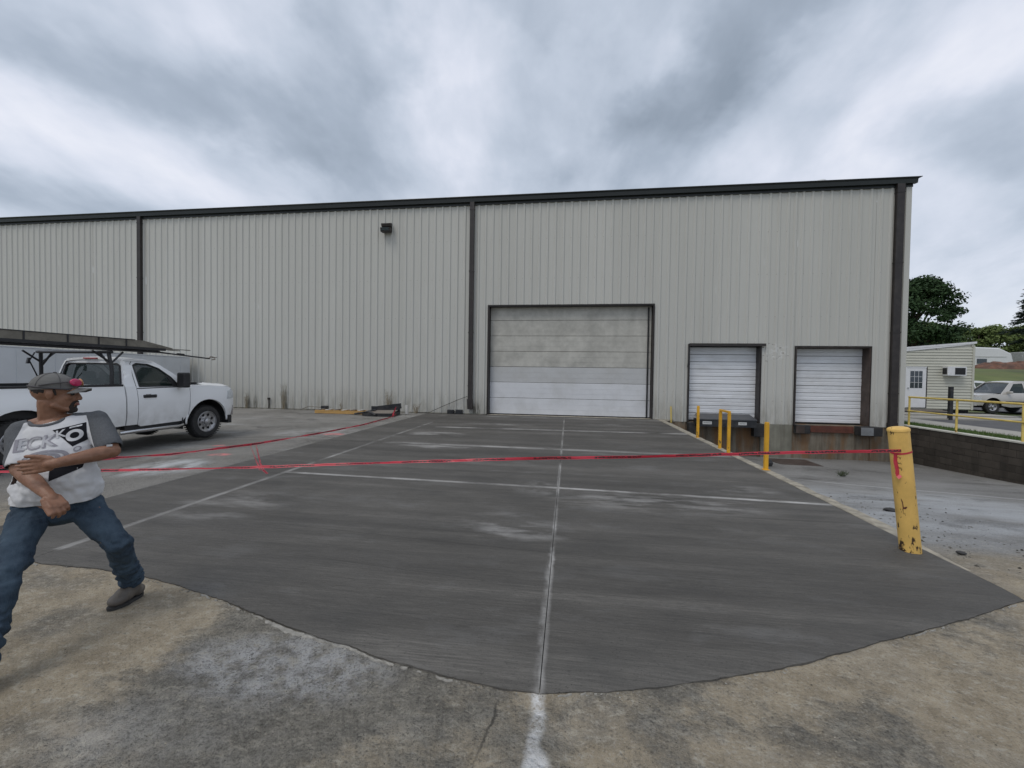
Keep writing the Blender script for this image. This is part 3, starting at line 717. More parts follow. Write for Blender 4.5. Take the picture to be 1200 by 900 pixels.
def W_(name, bm, mt, par=None, **k): return obj(name, bm, mt, par or ware, **k)
# hidden sides, back and roof of the building
bm = B(); box(bm, XR - .06, XR - .005, YW + .03, YW + 34, -1.4, TOP); box(bm, XL + .005, XL + .06, YW + .03, YW + 34, -.1, TOP); box(bm, XL, XR, YW + 34, YW + 34.1, -.1, TOP)
W_('side_wall', bm, M['siding'])
bm = B()
for k, (ya, za, yb, zb) in enumerate(((YW - .02, 8.45, YW + 17, 9.15), (YW + 17, 9.15, YW + 34.2, 8.45))):
    vs = [bm.verts.new(c_) for c_ in ((XL - .1, ya, za), (XR + .08, ya, za), (XR + .08, yb, zb), (XL - .1, yb, zb))]; bm.faces.new(vs)
    vs = [bm.verts.new((v_.co.x, v_.co.y, v_.co.z - .05)) for v_ in vs]; bm.faces.new(vs)
W_('roof', bm, M['siding'])
# corner trim at the right end
bm = B(); box(bm, XR - .16, XR + .012, YW - .046, YW + .02, -.07, TOP); W_('corner_trim', bm, M['siding'])
# gutter with its flared end, fascia under it
bm = B(); pr = [(-.03, -.02), (-.155, -.03), (-.175, .10), (-.215, .15), (-.205, .17), (-.03, .17)]
xa, xb = XL - .1, XR + .10
for a, b in zip(range(int((xb - xa) // 6.1)), range(99)): pass
sx = [xa + i * 3.05 for i in range(int((xb - xa) / 3.05) + 1)] + [xb]
r0 = None
for xx in sx:
    ex = .10 if xx == xb else 0
    ring = [bm.verts.new((xx + (ex if zz_ > .12 else 0), YW + yy, 8.33 + zz_)) for yy, zz_ in pr]
    if r0:
        for k in range(len(pr)): bm.faces.new((r0[k], ring[k], ring[(k + 1) % len(pr)], r0[(k + 1) % len(pr)]))
    else: bm.faces.new(ring)
    r0 = ring
bm.faces.new(r0); W_('gutter', bm, M['gutter'])
bm = B(); box(bm, xa, XR + .03, YW - .055, YW + .0, 8.21, 8.34); W_('fascia', bm, M['gutter'])
# three dark downspouts
def downspout(x_, w_, zb):
    bm = B(); y0 = YW - .035
    pts_ = [(x_, y0 - .09, 8.36), (x_, y0 - .065, 8.10), (x_, y0 - .065, zb + .35), (x_, y0 - .065, zb)]
    box(bm, x_ - w_ / 2, x_ + w_ / 2, y0 - .12, y0, zb, 8.32)
    for zz_ in (8.0, 5.6, 3.2, 1.1):
        box(bm, x_ - w_ / 2 - .012, x_ + w_ / 2 + .012, y0 - .128, y0 + .004, zz_, zz_ + .04)
    o = W_('downspout', bm, M['brown'])
    # shoe
    bm = B(); obox(bm, (x_ + .0, y0 - .07, zb - .10), (1, 0, .05), (0, 1, 0), (-.05, 0, 1), w_ / 2 + .018, .065, .20)
    obj('shoe', bm, M['brown'], o)
downspout(-18.81, .17, .4); downspout(-3.82, .17, .5); downspout(11.17, .235, .0)
# foundation
bm = B(); box(bm, XL, -3.2, YW - .012, YW + .3, -.3, .019); W_('sill_footing', bm, M['found2'])
def found(x0, x1, y0, z1, mt, name='foundation_wall'):
    bm = B(); box(bm, x0, x1, y0, YW + .6, -1.6, z1); return W_(name, bm, mt)
found(3.34, 4.35, YW + .005, -.075, M['found']); found(4.352, 6.95, YW + .05, -.065, M['found']); found(6.952, 8.0, YW - .03, -.075, M['found2'])
found(8.002, 10.55, YW + .03, -.065, M['found']); found(10.552, 11.62, YW - .01, -.075, M['found'])
# door openings: reveals, head, dark edge frame
def opening(x0, x1, z0, z1, depth, fr, nm, mt):
    o = thing if False else None
    bm = B()
    box(bm, x0, x0 + .03, YW - .03, YW + depth, z0, z1); box(bm, x1 - .03, x1, YW - .03, YW + depth, z0, z1)
    box(bm, x0 + .03, x1 - .03, YW - .03, YW + depth, z1 - .03, z1)
    f_ = W_(nm, bm, mt)
    bm = B(); box(bm, x0 - fr, x0, YW - .05, YW + .01, z0, z1 + fr); box(bm, x1, x1 + fr * .5, YW - .05, YW + .01, z0, z1 + fr); box(bm, x0, x1, YW - .05, YW + .01, z1, z1 + fr)
    obj('edge_trim', bm, M['brown'], f_)
    return f_
opening(-3.13, 3.14, 0, 4.27, .42, .035, 'door_reveal', M['brown'])
f1 = opening(4.42, 6.89, -.055, 2.77, .36, .04, 'door_reveal', M['brown']); opening(8.06, 10.48, -.055, 2.72, .46, .03, 'door_reveal', M['reveal'])
# dark header brush over dock door
bm = B(); box(bm, 4.40, 7.02, YW - .12, YW - .052, 2.74, 2.83); W_('bent_head_flashing', bm, M['brown'])
bm = B(); tube(bm, [(4.40, YW - .06, 2.72), (4.39, YW - .065, 2.2), (4.37, YW - .06, 1.95)], .02, 6); W_('loose_weather_strip', bm, M['plastic'])
# backing behind doors
bm = B(); box(bm, -3.3, 3.3, YW + .45, YW + .5, -.04, 4.5); box(bm, 4.3, 7.0, YW + .45, YW + .5, -.4, 3); box(bm, 8, 10.6, YW + .55, YW + .6, -.4, 3); W_('inner_lining', bm, M['dark'])
bm = B(); box(bm, -3.12, 3.13, YW - .13, YW + .4, -.05, -.004); W_('threshold', bm, M['curb'])
bm = B(); box(bm, 3.17, 3.9, YW - .13, YW - .04, -.05, -.002); W_('threshold', bm, M['curb'])
# overhead door: seven wide sections, the lower three replaced
dr = bpy.data.objects.new('overhead_door', None); C.objects.link(dr); dr.parent = ware; dr.location = (0, .22, 0)
dr['label'] = 'wide sectional garage door with stained upper panels and two clean white ones at the bottom'
zb = [.025, .665, 1.285, 1.90, 2.51, 3.12, 3.73, 4.31]
for i in range(7):
    me = bpy.data.meshes.new('door_panel'); bm = B()
    z0, z1 = zb[i] + .006, zb[i + 1] - .006
    box(bm, -3.09, 3.10, 0, .05, z0, z1)
    bmesh.ops.bevel(bm, geom=[e_ for e_ in bm.edges], offset=.006, segments=1, affect='EDGES')
    # pressed horizontal lines
    for q in (.33, .66):
        zz_ = z0 + (z1 - z0) * q; box(bm, -3.08, 3.09, -.0035, .001, zz_ - .006, zz_ + .006)
    o = obj('door_panel', bm, M['door_new'] if i < 2 else (M['door_mid'] if i == 2 else M['door_old']), None)
    o.parent = dr; o.location = (0, random.uniform(-.004, .004), 0)
bm = B(); box(bm, -3.09, 3.10, -.01, .045, .002, .028); obj('bottom_seal', bm, M['rubber'], None).parent = dr
bm = B(); tube(bm, [(2.98, -.03, .03), (2.98, -.03, 4.2)], .03, 6); o = obj('door_track', bm, M['plastic'], None); o.parent = dr
# dock doors: ten slats each
def dock_door(x0, x1, z0, z1, yd, lab):
    d_ = bpy.data.objects.new('dock_door', None); C.objects.link(d_); d_.parent = ware; d_.location = (x0, yd, z0); d_['label'] = lab
    n_ = 10; h_ = (z1 - z0) / n_; me = None
    for i in range(n_):
        bm = B(); g_ = .008 if i % 2 == 0 else .004
        w_ = x1 - x0
        prof = [(0, g_), (-.016, g_ + .012), (-.016, h_ * .42), (-.004, h_ * .5), (-.016, h_ * .58), (-.016, h_ - g_ - .012), (0, h_ - g_), (.03, h_ - g_), (.03, g_)]
        a = [bm.verts.new((0, y_, z_)) for y_, z_ in prof]; b = [bm.verts.new((w_, y_, z_)) for y_, z_ in prof]
        for k in range(len(prof)): bm.faces.new((a[k], b[k], b[(k + 1) % len(prof)], a[(k + 1) % len(prof)]))
        bm.faces.new(a); bm.faces.new(b)
        o = obj('slat', bm, M['slat'], None); o.parent = d_; o.location = (0, (0 if i % 2 else .006) + random.uniform(-.002, .002), i * h_)
    bm = B(); box(bm, 0, w_, .004, .025, -.03, .008); o = obj('bottom_seal', bm, M['rubber'], None); o.parent = d_
dock_door(4.45, 6.86, -.02, 2.72, .30, 'white slatted dock door behind the black leveler'); dock_door(8.09, 10.45, -.01, 2.69, .38, 'white slatted dock door beside the brown reveal')
# leveler, bumpers, channel
lv = thing('dock_leveler', 'black steel dock leveler plate sticking out under the left dock door', 'dock leveler', (5.6, YW, 0))
bm = B(); vs = [bm.verts.new(c_) for c_ in ((4.78, YW + .28, .235), (6.68, YW + .28, .235), (6.62, YW - .52, .105), (4.62, YW - .52, .105))]
vb = [bm.verts.new((v_.co.x, v_.co.y, v_.co.z - .03)) for v_ in vs]; bm.faces.new(vs); bm.faces.new(vb)
for k in range(4): bm.faces.new((vs[k], vs[(k + 1) % 4], vb[(k + 1) % 4], vb[k]))
obj('top_plate', bm, M['plate'], lv)
bm = B(); box(bm, 4.64, 6.61, YW - .50, YW - .44, -.17, .072); box(bm, 4.64, 4.70, YW - .44, YW + .03, -.17, .08); box(bm, 6.55, 6.61, YW - .44, YW + .03, -.17, .08)
obj('front_skirt', bm, M['steel'], lv)
def put_text(s_, loc, size, rot, mt, parent, name, ext=.0008):
    cu = bpy.data.curves.new(name, 'FONT'); cu.body = s_; cu.size = size; cu.align_x = 'CENTER'; cu.align_y = 'CENTER'; cu.extrude = ext
    tmp = bpy.data.objects.new(name, cu); C.objects.link(tmp)
    me = bpy.data.meshes.new_from_object(tmp.evaluated_get(bpy.context.evaluated_depsgraph_get())); bpy.data.objects.remove(tmp)
    me.name = name; me.transform(Matrix.Translation(loc) @ rot)
    me.materials.clear(); me.materials.append(mt)
    o = bpy.data.objects.new(name, me); C.objects.link(o)
    if parent is not None:
        o.parent = parent; off = Vector((0, 0, 0)); q = parent
        while q is not None: off += q.location; q = q.parent
        o.location = -off
    return o
RX = Matrix.Rotation(R(90), 4, 'X')
for a, b, s_ in ((4.80, 5.11, 'WARNING'), (6.00, 6.28, 'NOTICE')):
    bm = B(); box(bm, a, b, YW - .508, YW - .503, -.085, .015); lo_ = obj('warning_label', bm, M['label'], lv)
    put_text(s_, ((a + b) / 2, YW - .510, -.035), .052, RX, M['ink'], lo_, 'lettering')
def bumper(x0, x1, z0, z1, dy, lab, face):
    bt = thing('dock_bumper', lab, 'dock bumper', ((x0 + x1) / 2, YW, z0), group='rubber bumpers along the dock edge')
    bm = B(); box(bm, x0, x1, YW - dy, YW + .02, z0, z1)
    obj('rubber_block', bm, M['rubber'], bt, bevel=.012)
    bm = B(); box(bm, x0 - .01, x0 + (x1 - x0) * .55 + .01, YW - dy - .012, YW - dy - .001, z0 + .02, z1 - .02); obj('face_plate', bm, face, bt)
bumper(4.40, 4.60, -.62, -.08, .30, 'tall black dock bumper left of the leveler', M['rubber'])
bumper(6.64, 6.98, -.52, -.05, .24, 'black dock bumper right of the leveler', M['rubber'])
bumper(8.06, 8.52, -.36, -.06, .20, 'brownish dock bumper under the left corner of the right dock door', M['reveal'])
bumper(10.05, 10.72, -.36, -.05, .34, 'pale faced dock bumper under the right corner of the right dock door', M['greyface'])
bm = B(); box(bm, 8.6, 10.0, YW - .03, YW + .028, -.30, -.08); box(bm, 8.6, 10.0, YW - .06, YW - .03, -.31, -.27); W_('rusty_channel', bm, M['rust'])
# wall flood light
fl = thing('wall_light', 'dark bronze floodlight high on the wall between two downspouts', 'wall light', (-7.32, YW, 7.43))
bm = B(); box(bm, -7.50, -7.14, YW - .10, YW - .03, 7.27, 7.60); obj('back_box', bm, M['brown'], fl, bevel=.01)
bm = B()
for z0, z1, d in ((7.44, 7.61, .26), (7.22, 7.42, .34)):
    vs = [bm.verts.new(c_) for c_ in ((-7.52, YW - .1, z1), (-7.12, YW - .1, z1), (-7.12, YW - d, z1 - .05), (-7.52, YW - d, z1 - .05), (-7.52, YW - .1, z0), (-7.12, YW - .1, z0), (-7.12, YW - d + .04, z0), (-7.52, YW - d + .04, z0))]
    for q in ((0, 1, 2, 3), (4, 5, 6, 7), (0, 1, 5, 4), (1, 2, 6, 5), (2, 3, 7, 6), (3, 0, 4, 7)): bm.faces.new([vs[i] for i in q])
obj('lamp_housing', bm, M['brown'], fl, bevel=.01)
bm = B(); obox(bm, (-7.32, YW - .325, 7.315), (1, 0, 0), (0, .2, -1), (0, 1, .2), .16, .06, .006); obj('lens', bm, M['glassb'], fl)
# roof vent over the eave
rv = thing('roof_vent', 'small pale roof vent peeking over the eave near the right end', 'vent', (8.95, YW + .6, 8.45))
bm = B(); lathe(bm, [(.13, -.1), (.13, .16), (.22, .18), (.20, .26), (.0, .34)], 14, Matrix.Translation((8.95, YW + .5, 8.50))); obj('cowl', bm, M['trimwhite'], rv, smooth=True, ang=.6)
# hose along the wall foot
bm = B(); tube(bm, [(-3.94, YW - .07, .70), (-4.3, YW - .08, .56), (-4.9, YW - .10, .30), (-5.45, YW - .14, .04), (-6.0, YW - .2, .005)], .011, 6)
tag(obj('cable', bm, M['plastic']), 'thin dark cable slanting down from the middle downspout to the ground', 'cable')
# small wall pipe stubs and vent
bm = B(); tube(bm, [(-12.58, YW - .05, 0), (-12.58, YW - .05, .42)], .018, 6); box(bm, -12.62, -12.54, YW - .09, YW - .03, .38, .46)
tag(obj('standpipe', bm, M['brown']), 'short rusty standpipe rising beside the wall foot', 'pipe')

# ------------------------------------------------------------------ yellow posts on the curb
def post(y_, h_, lab, x_=3.37):
    t_ = thing('guard_post', lab, 'post', (x_, y_, 0), group='yellow guard posts along the ramp edge')
    bm = B(); tube(bm, [(x_, y_, -.05), (x_, y_, h_)], .030, 4, sq=True); obj('shaft', bm, M['post'], t_, bevel=.006)
    bm = B(); box(bm, x_ - .024, x_ + .024, y_ - .024, y_ + .024, h_, h_ + .008); obj('cap_plate', bm, M['post'], t_)
    bm = B(); box(bm, x_ - .05, x_ + .05, y_ - .05, y_ + .05, .005, .022); obj('base_plate', bm, M['post'], t_)
post(11.25, .83, 'yellow square post standing between the wall and the twin post frame'); post(7.52, .82, 'single yellow square post nearest the camera on the curb')
gp = thing('hoop_barrier', 'yellow frame of two posts joined by a short top bar', 'guard frame', (3.34, 9.3, 0))
for y_ in (9.62, 9.12):
    bm = B(); tube(bm, [(3.35, y_, -.05), (3.35, y_, .835)], .028, 4, sq=True); obj('leg', bm, M['post'], gp, bevel=.006)
bm = B(); box(bm, 3.328, 3.372, 9.09, 9.65, .836, .88); obj('top_bar', bm, M['post'], gp, bevel=.006)
bm = B(); tube(bm, [(3.80, 15.82, -.1), (3.78, 15.83, .50)], .028, 6); tag(obj('marker_stake', bm, M['rail']), 'thin faded yellow stake against the wall at the corner of the ramp', 'stake')

# leaning bollard
bt = thing('leaning_bollard', 'thick chipped yellow bollard leaning beside the slab corner with tape round it', 'bollard', (3.13, 4.2, 0))
A0, A1 = Vector((3.145, 4.205, -.05)), Vector((3.000, 4.2, 1.125)); ax = (A1 - A0).normalized()
def bol_M(): 
    s, w_ = frame(ax); return Matrix(((s.x, w_.x, ax.x, A0.x), (s.y, w_.y, ax.y, A0.y), (s.z, w_.z, ax.z, A0.z), (0, 0, 0, 1)))
bm = B(); L_ = (A1 - A0).length; rr = .077
lathe(bm, [(rr + .004, 0)] + [(rr + .0015 * fbm(k, 1), L_ * k / 24) for k in range(1, 24)] + [(rr, L_ - .004)], 40, bol_M())
obj('steel_pipe', bm, M['bollard'], bt, smooth=True, ang=.7)
bm = B(); lathe(bm, [(rr + .004, L_ - .02), (rr + .004, L_), (.072, L_ + .010), (.045, L_ + .018), (0, L_ + .020)], 40, bol_M()); obj('concrete_cap', bm, M['bollard'], bt, smooth=True)
# faded pencil scribbles on it
bm = B(); BM_ = bol_M()
rnd = random.Random(5); SCR = []
vdir = (Vector((0, 0, 0)) - Vector((3.05, 4.2, 0))).normalized()
s_b, w_b = frame(ax)
th0 = math.atan2(vdir.dot(w_b), vdir.dot(s_b))
def onb(th, h_, off=.0015):
    return A0 + ax * h_ + (s_b * math.cos(th) + w_b * math.sin(th)) * (rr + off)
sgn = 1 if (onb(th0 + .2, 1) - onb(th0, 1)).dot(rx) > 0 else -1
for row in range(3):
    hh = .93 - row * .045; pts_ = []
    for k in range(9): pts_.append(onb(th0 - sgn * (.35 - k * .045) , hh + rnd.uniform(-.012, .012)))
    if row: bm = B()
    tube(bm, pts_, .0013, 4); obj('scribble', bm, M['brown'], bt)
# peeled paint scar
bm = B()
def strip(bm, pts, wid, uvl=None, nrm=None):
    pass
sc_ = [(-.35, .50), (-.22, .47), (-.18, .42), (-.05, .425), (.10, .43), (.12, .425), (-.02, .405), (-.2, .405), (-.24, .40), (-.26, .36), (-.29, .36), (-.28, .45), (-.36, .485)]
bm = sheet([(a, b) for a, b in sc_], [], lambda a, b: onb(th0 + sgn * a, b + .06, .0012), 0, .05); obj('paint_scar', bm, M['rust'], bt)
# collar of broken soil at the foot
bm = B(); prev = None
for k in range(25):
    a = 2 * math.pi * k / 24; r1 = .088 + .010 * fbm(math.cos(a) * 2, math.sin(a) * 2, 3); r2 = r1 + .05 + .03 * fbm(math.cos(a) * 3, math.sin(a) * 3)
    cur = [bm.verts.new((3.135 + q * math.cos(a), 4.205 + q * math.sin(a), z_)) for q, z_ in ((.070, .004), (r1, .012), (r2, .002), (r2 + .03, -.02))] if k < 24 else first
    if prev:
        for j in range(3): bm.faces.new((prev[j], cur[j], cur[j + 1], prev[j + 1]))
    else: first = cur
    prev = cur
obj('footing_collar', bm, M['slab'], bt)

# ------------------------------------------------------------------ barricade tape
def ribbon(name, pts, wid, twist, label, parent=None, cat='tape', seed=1, droop=0):
    """flat tape following pts, turning about its own length"""
    # resample
    P_ = [Vector(p_) for p_ in pts]; seg_ = []
    for a, b in zip(P_, P_[1:]):
        k = max(1, int((b - a).length / .04)); seg_ += [a.lerp(b, i / k) for i in range(k)]
    seg_.append(P_[-1]); bm = B(); uvl = bm.loops.layers.uv.new('UVMap'); prev = None; s_ = 0; rnd = random.Random(seed)
    for i, p_ in enumerate(seg_):
        d = (seg_[min(i + 1, len(seg_) - 1)] - seg_[max(0, i - 1)]).normalized()
        if i: s_ += (p_ - seg_[i - 1]).length
        h_ = d.cross(Vector((0, 0, 1)))
        if h_.length < .3: h_ = d.cross(Vector((0, 1, 0)))
        h_.normalize(); v_ = h_.cross(d)
        ang = twist * s_ + .9 * fbm(s_ * .7, seed) * 1.6
        w_ = (v_ * math.cos(ang) + h_ * math.sin(ang)) * wid / 2
        c_ = p_ + Vector((0, 0, .004 * fbm(s_ * 6, seed, 2)))
        cur = (bm.verts.new(c_ - w_), bm.verts.new(c_ + w_), s_)
        w2 = w_.normalized().cross(d) * wid * .16
        ed = (bm.verts.new(c_ - w2), bm.verts.new(c_ + w2))
        if prev:
            bm.faces.new((ped[0], ed[0], ed[1], ped[1]))
            f_ = bm.faces.new((prev[0], cur[0], cur[1], prev[1]))
            for lp, uv in zip(f_.loops, ((prev[2], 0), (cur[2], 0), (cur[2], 1), (prev[2], 1))): lp[uvl].uv = uv
        prev = cur; ped = ed
    o = obj(name, bm, M['tape'], parent)
    if label: tag(o, label, cat, 'red barricade tape strung round the new slab')
    return o
ribbon('barricade_tape', [(2.985, 4.135, .935), (1.84, 4.07, .88), (.68, 3.95, .82), (-.31, 3.85, .785), (-1.72, 3.70, .715), (-2.95, 3.57, .645), (-4.21, 3.44, .59), (-5.49, 3.31, .545), (-6.5, 3.2, .53)], .027, .12, 'red tape stretched low across the slab from the leaning bollard', seed=3)
ribbon('barricade_tape', [(-6.3, 14.55, .05), (-6.15, 13.6, .02), (-6.0, 11.5, .03), (-5.94, 9.43, .085), (-5.81, 7.03, .20), (-5.71, 5.25, .34), (-5.67, 4.43, .45), (-5.61, 3.37, .57), (-5.8, 3.0, .60)], .040, .1, 'red tape running back along the slab edge toward the wall', seed=8)
ribbon('tape_loop', [(-5.843, 6.92, .201), (-5.088, 6.08, .263), (-4.345, 5.239, .354), (-3.614, 4.397, .474), (-2.894, 3.554, .623)], .020, .25, 'red tape tie hanging between the two tape runs, left strand', seed=4)
ribbon('tape_loop', [(-5.733, 6.935, .203), (-5.008, 6.091, .265), (-4.291, 5.246, .355), (-3.581, 4.402, .475), (-2.86, 3.55, .63), (-2.80, 3.53, .60)], .020, -.3, 'red tape tie hanging between the two tape runs, right strand', seed=6)
ribbon('tape_tail', [(-6.28, 14.5, .33), (-6.27, 14.3, .15), (-6.2, 14.0, .01)], .06, .8, 'short red tape tail drooping from the black crate to the ground', seed=9)
# tape round the bollard, knot and tail
bm = B(); uvl = bm.loops.layers.uv.new('UVMap'); prev = None
for k in range(33):
    a = 2 * math.pi * k / 32; h0 = .965 + .006 * math.sin(a * 2)
    cur = (onb(a, h0, .003), onb(a, h0 + .016, .003)); cur = tuple(bm.verts.new(c_) for c_ in cur)
    if prev: bm.faces.new((prev[0], cur[0], cur[1], prev[1]))
    prev = cur
obj('tape_wrap', bm, M['tape'], bt)
tl = [onb(th0 - sgn * .38, .97, .012), onb(th0 - sgn * .42, .90, .02), onb(th0 - sgn * .36, .82, .014), onb(th0 - sgn * .38, .78, .02), onb(th0 - sgn * .15, .755, .03)]
P_ = tl; bm = B(); prev = None
for i in range(17):
    q = i / 16 * 4; k = min(3, int(q)); c_ = tl[k].lerp(tl[k + 1], q - k); wd = rx * (.018 if q < 3 else .014) + Vector((0, 0, .012 * (q > 3)))
    cur = (bm.verts.new(c_ - wd), bm.verts.new(c_ + wd))
    if prev: bm.faces.new((prev[0], cur[0], cur[1], prev[1]))
    prev = cur
obj('tape_tail', bm, M['tape'], bt)
bm = B(); tube(bm, [(-6.0, 3.1, -.1), (-6.02, 3.12, .72)], .02, 4, sq=True); tag(obj('wooden_stake', bm, M['wood']), 'thin wooden stake holding the tape just outside the left edge of the picture', 'stake')

# ------------------------------------------------------------------ retaining wall, rail
rw = thing('block_retaining_wall', 'dark concrete block retaining wall with a pale painted cap beside the apron', 'retaining wall', (11.8, 12, 0))
XB = 11.77; CH = .2; BL = .406
bmesh_cache = None
bm = B(); box(bm, 0, .12, .004, BL - .006, .004, CH - .006); bmesh.ops.bevel(bm, geom=list(bm.edges), offset=.006, segments=1, affect='EDGES')
me = bpy.data.meshes.new('concrete_block'); bm.to_mesh(me); bm.free(); me.materials.append(M['block'])
bs = B()
for row in range(8):
    z0 = -.035 - CH * (row + 1)
    k = 0; y_ = 16.0 - (BL / 2 if row % 2 else 0)
    while y_ > 1.5:
        y_ -= BL
        if well_z(9, y_) - .1 > z0 + CH: continue
        dx = random.uniform(-.006, .006)
        if y_ > 8.2:
            o = bpy.data.objects.new('concrete_block', me); C.objects.link(o); o.parent = rw; o.location = (XB + dx - 11.8, y_ - 12, z0)
        else: box(bs, XB + dx, XB + .12, y_ + .004, y_ + BL - .006, z0 + .004, z0 + CH - .006)
o = obj('block_courses', bs, M['block'], rw); o['kind'] = 'stuff'
bm = B(); box(bm, XB + .012, XB + .2, 1.4, 16.0, -1.7, -.036); obj('mortar_core', bm, M['mortar'], rw)
bm = B(); box(bm, XB - .02, XB + .22, 1.4, 16.4, -.034, .012); obj('wall_cap', bm, M['cap'], rw, bevel=.006)
rl = thing('pipe_railing', 'yellow two-rail pipe railing on top of the block wall', 'railing', (11.86, 12, 0))
PY = [16.15, 14.37, 12.50, 10.65, 8.8, 6.95, 5.1]
for y_ in PY:
    bm = B(); tube(bm, [(11.86, y_, -.02), (11.86, y_, 1.0)], .03, 10); obj('rail_post', bm, M['rail'], rl, smooth=True, ang=.8)
bm = B(); tube(bm, [(11.86, 16.18, 1.0), (11.86, 5.07, 1.0)], .032, 10); obj('top_rail', bm, M['rail'], rl, smooth=True, ang=.8)
bm = B(); tube(bm, [(11.84, 16.18, .52), (11.84, 5.07, .52)], .026, 10); obj('mid_rail', bm, M['rail'], rl, smooth=True, ang=.8)

# ------------------------------------------------------------------ the lot beyond the wall
def flat(name, poly, z_, mt, kind='structure', sub=None):
    bm = B(); bm.faces.new([bm.verts.new((a, b, z_)) for a, b in poly]); o = obj(name, bm, mt); o['kind'] = kind; return o
def lot_z(x_, y_):
    d = math.hypot(x_, y_)
    return -.10 - .08 * sm(20, 30, y_) + 3.7 * sm(38, 72, y_) * sm(-30, 40, x_ + 30) + .3 * fbm(x_ * .03, y_ * .03) * sm(35, 60, y_)
def terr():
    xs_ = [11.9] + rng(12.5, 40, 1.5) + rng(40, 120, 5) + rng(120, 900, 60) + [900]
    ys_ = rng(-300, -20, 40) + rng(-20, 14, 4) + rng(14, 40, 1.3) + rng(40, 110, 4) + rng(110, 900, 60) + [900]
    grid('hillside', xs_, ys_, lambda a, b: lot_z(a, b) - .03 * (b > 30), M['hill'])
    xs_ = rng(-900, -34, 70) + [-33.3]
    grid('far_field', rng(-900, -95, 80) + [-91] , rng(-900, 900, 90) + [900], lambda a, b: -.06, M['hill'])
    grid('back_field', rng(-900, 11.88, 60) + [11.88], rng(51, 900, 60) + [900], lambda a, b: -.06, M['hill'])
    grid('front_field', rng(-900, 900, 90) + [900], rng(-900, -90, 80) + [-91], lambda a, b: -.06, M['hill'])
    grid('side_field', [-91, -34, -33.3], [-91, 16.5, 51.5], lambda a, b: -.062, M['hill'])
terr()
flat('grass_verge', [(11.99, 1), (13.15, 1), (13.15, 21), (11.99, 21)], -.045, M['grass'])
flat('parking_lot', [(14.55, -10), (60, -10), (60, 33), (24, 33), (24, 23.5), (14.55, 23.5)], -.080, M['asphalt'])
bm = B(); box(bm, 13.16, 14.54, 1, 20.2, -.2, -.03); tag(obj('sidewalk', bm, M['walk']), kind='structure')
bm = B(); box(bm, 14.56, 30, 20.0, 21.2, -.2, -.02); tag(obj('sidewalk', bm, M['walk']), kind='structure')
bm = B(); box(bm, 14.56, 20.6, 21.9, 23.2, -.2, -.012); tag(obj('path', bm, M['walk']), kind='structure')
# grass blades
vs = []; fs = []; rnd = random.Random(3)
for _ in range(9000):
    x_ = rnd.uniform(12.0, 13.12); y_ = rnd.uniform(8.5, 20.5); h_ = rnd.uniform(.03, .11); a = rnd.random() * 6.28; w_ = .006
    lx, ly = rnd.uniform(-.03, .03), rnd.uniform(-.03, .03); b0 = len(vs)
    vs += [(x_ - w_ * math.cos(a), y_ - w_ * math.sin(a), -.05), (x_ + w_ * math.cos(a), y_ + w_ * math.sin(a), -.05), (x_ + lx, y_ + ly, -.045 + h_)]
    fs.append((b0, b0 + 1, b0 + 2))
me = bpy.data.meshes.new('grass_blades'); me.from_pydata(vs, [], fs); o = link('grass_blades', me, None, M['blade']); tag(o, 'green grass growing in the strip behind the block wall', 'grass', kind='stuff')

# small office
OY = 24.0
of = thing('small_office', 'small cream office with vinyl siding and a sloping roof right of the warehouse', 'small building', (19, OY, 0))
def roof_z(x_): return 3.18 + (x_ - 16.9) * (3.50 - 3.18) / (20.4 - 16.9)
# clapboards: overlapping boards following the shed roof
bm = B(); z_ = .16; st = .145
while z_ < 3.5:
    xl = 14.6; xr = 20.47
    if z_ + st > roof_z(14.6):
        xl = max(14.6, 16.9 + (z_ + st - 3.18) / (3.50 - 3.18) * 3.5)
    if xl < xr - .1:
        vs = [bm.verts.new(c_) for c_ in ((xl, OY - .04, z_), (xr, OY - .04, z_), (xr, OY - .003, z_ + st), (xl, OY - .003, z_ + st))]; bm.faces.new(vs)
        vs = [bm.verts.new(c_) for c_ in ((xl, OY - .04, z_), (xr, OY - .04, z_), (xr, OY, z_ - .006), (xl, OY, z_ - .006))]; bm.faces.new(vs)
    z_ += st
o = obj('clapboards', bm, M['vinyl'], of); o['kind'] = 'stuff'
bm = B(); vs = [(14.6, .12), (20.45, .12), (20.45, 3.50), (14.6, roof_z(14.6))]
a = [bm.verts.new((x_, OY, z_)) for x_, z_ in vs]; b = [bm.verts.new((x_, OY + 6, z_)) for x_, z_ in vs]; bm.faces.new(a); bm.faces.new(b)
for k in range(4): bm.faces.new((a[k], a[(k + 1) % 4], b[(k + 1) % 4], b[k]))
obj('wall', bm, M['vinyl'], of)
bm = B(); a = Vector((14.4, 0, roof_z(14.4))); b = Vector((20.56, 0, roof_z(20.56)))
for y0, y1, z0, z1 in ((OY - .05, OY + 6.1, 0.0, .10),):
    vs = [bm.verts.new(c_) for c_ in ((a.x, y0, a.z + z0), (b.x, y0, b.z + z0), (b.x, y0, b.z + z1), (a.x, y0, a.z + z1), (a.x, y1, a.z + z0), (b.x, y1, b.z + z0), (b.x, y1, b.z + z1), (a.x, y1, a.z + z1))]
    for q in ((0, 1, 2, 3), (4, 5, 6, 7), (0, 1, 5, 4), (3, 2, 6, 7), (1, 2, 6, 5), (0, 3, 7, 4)): bm.faces.new([vs[i] for i in q])
obj('roof', bm, M['trimwhite'], of)
bm = B()
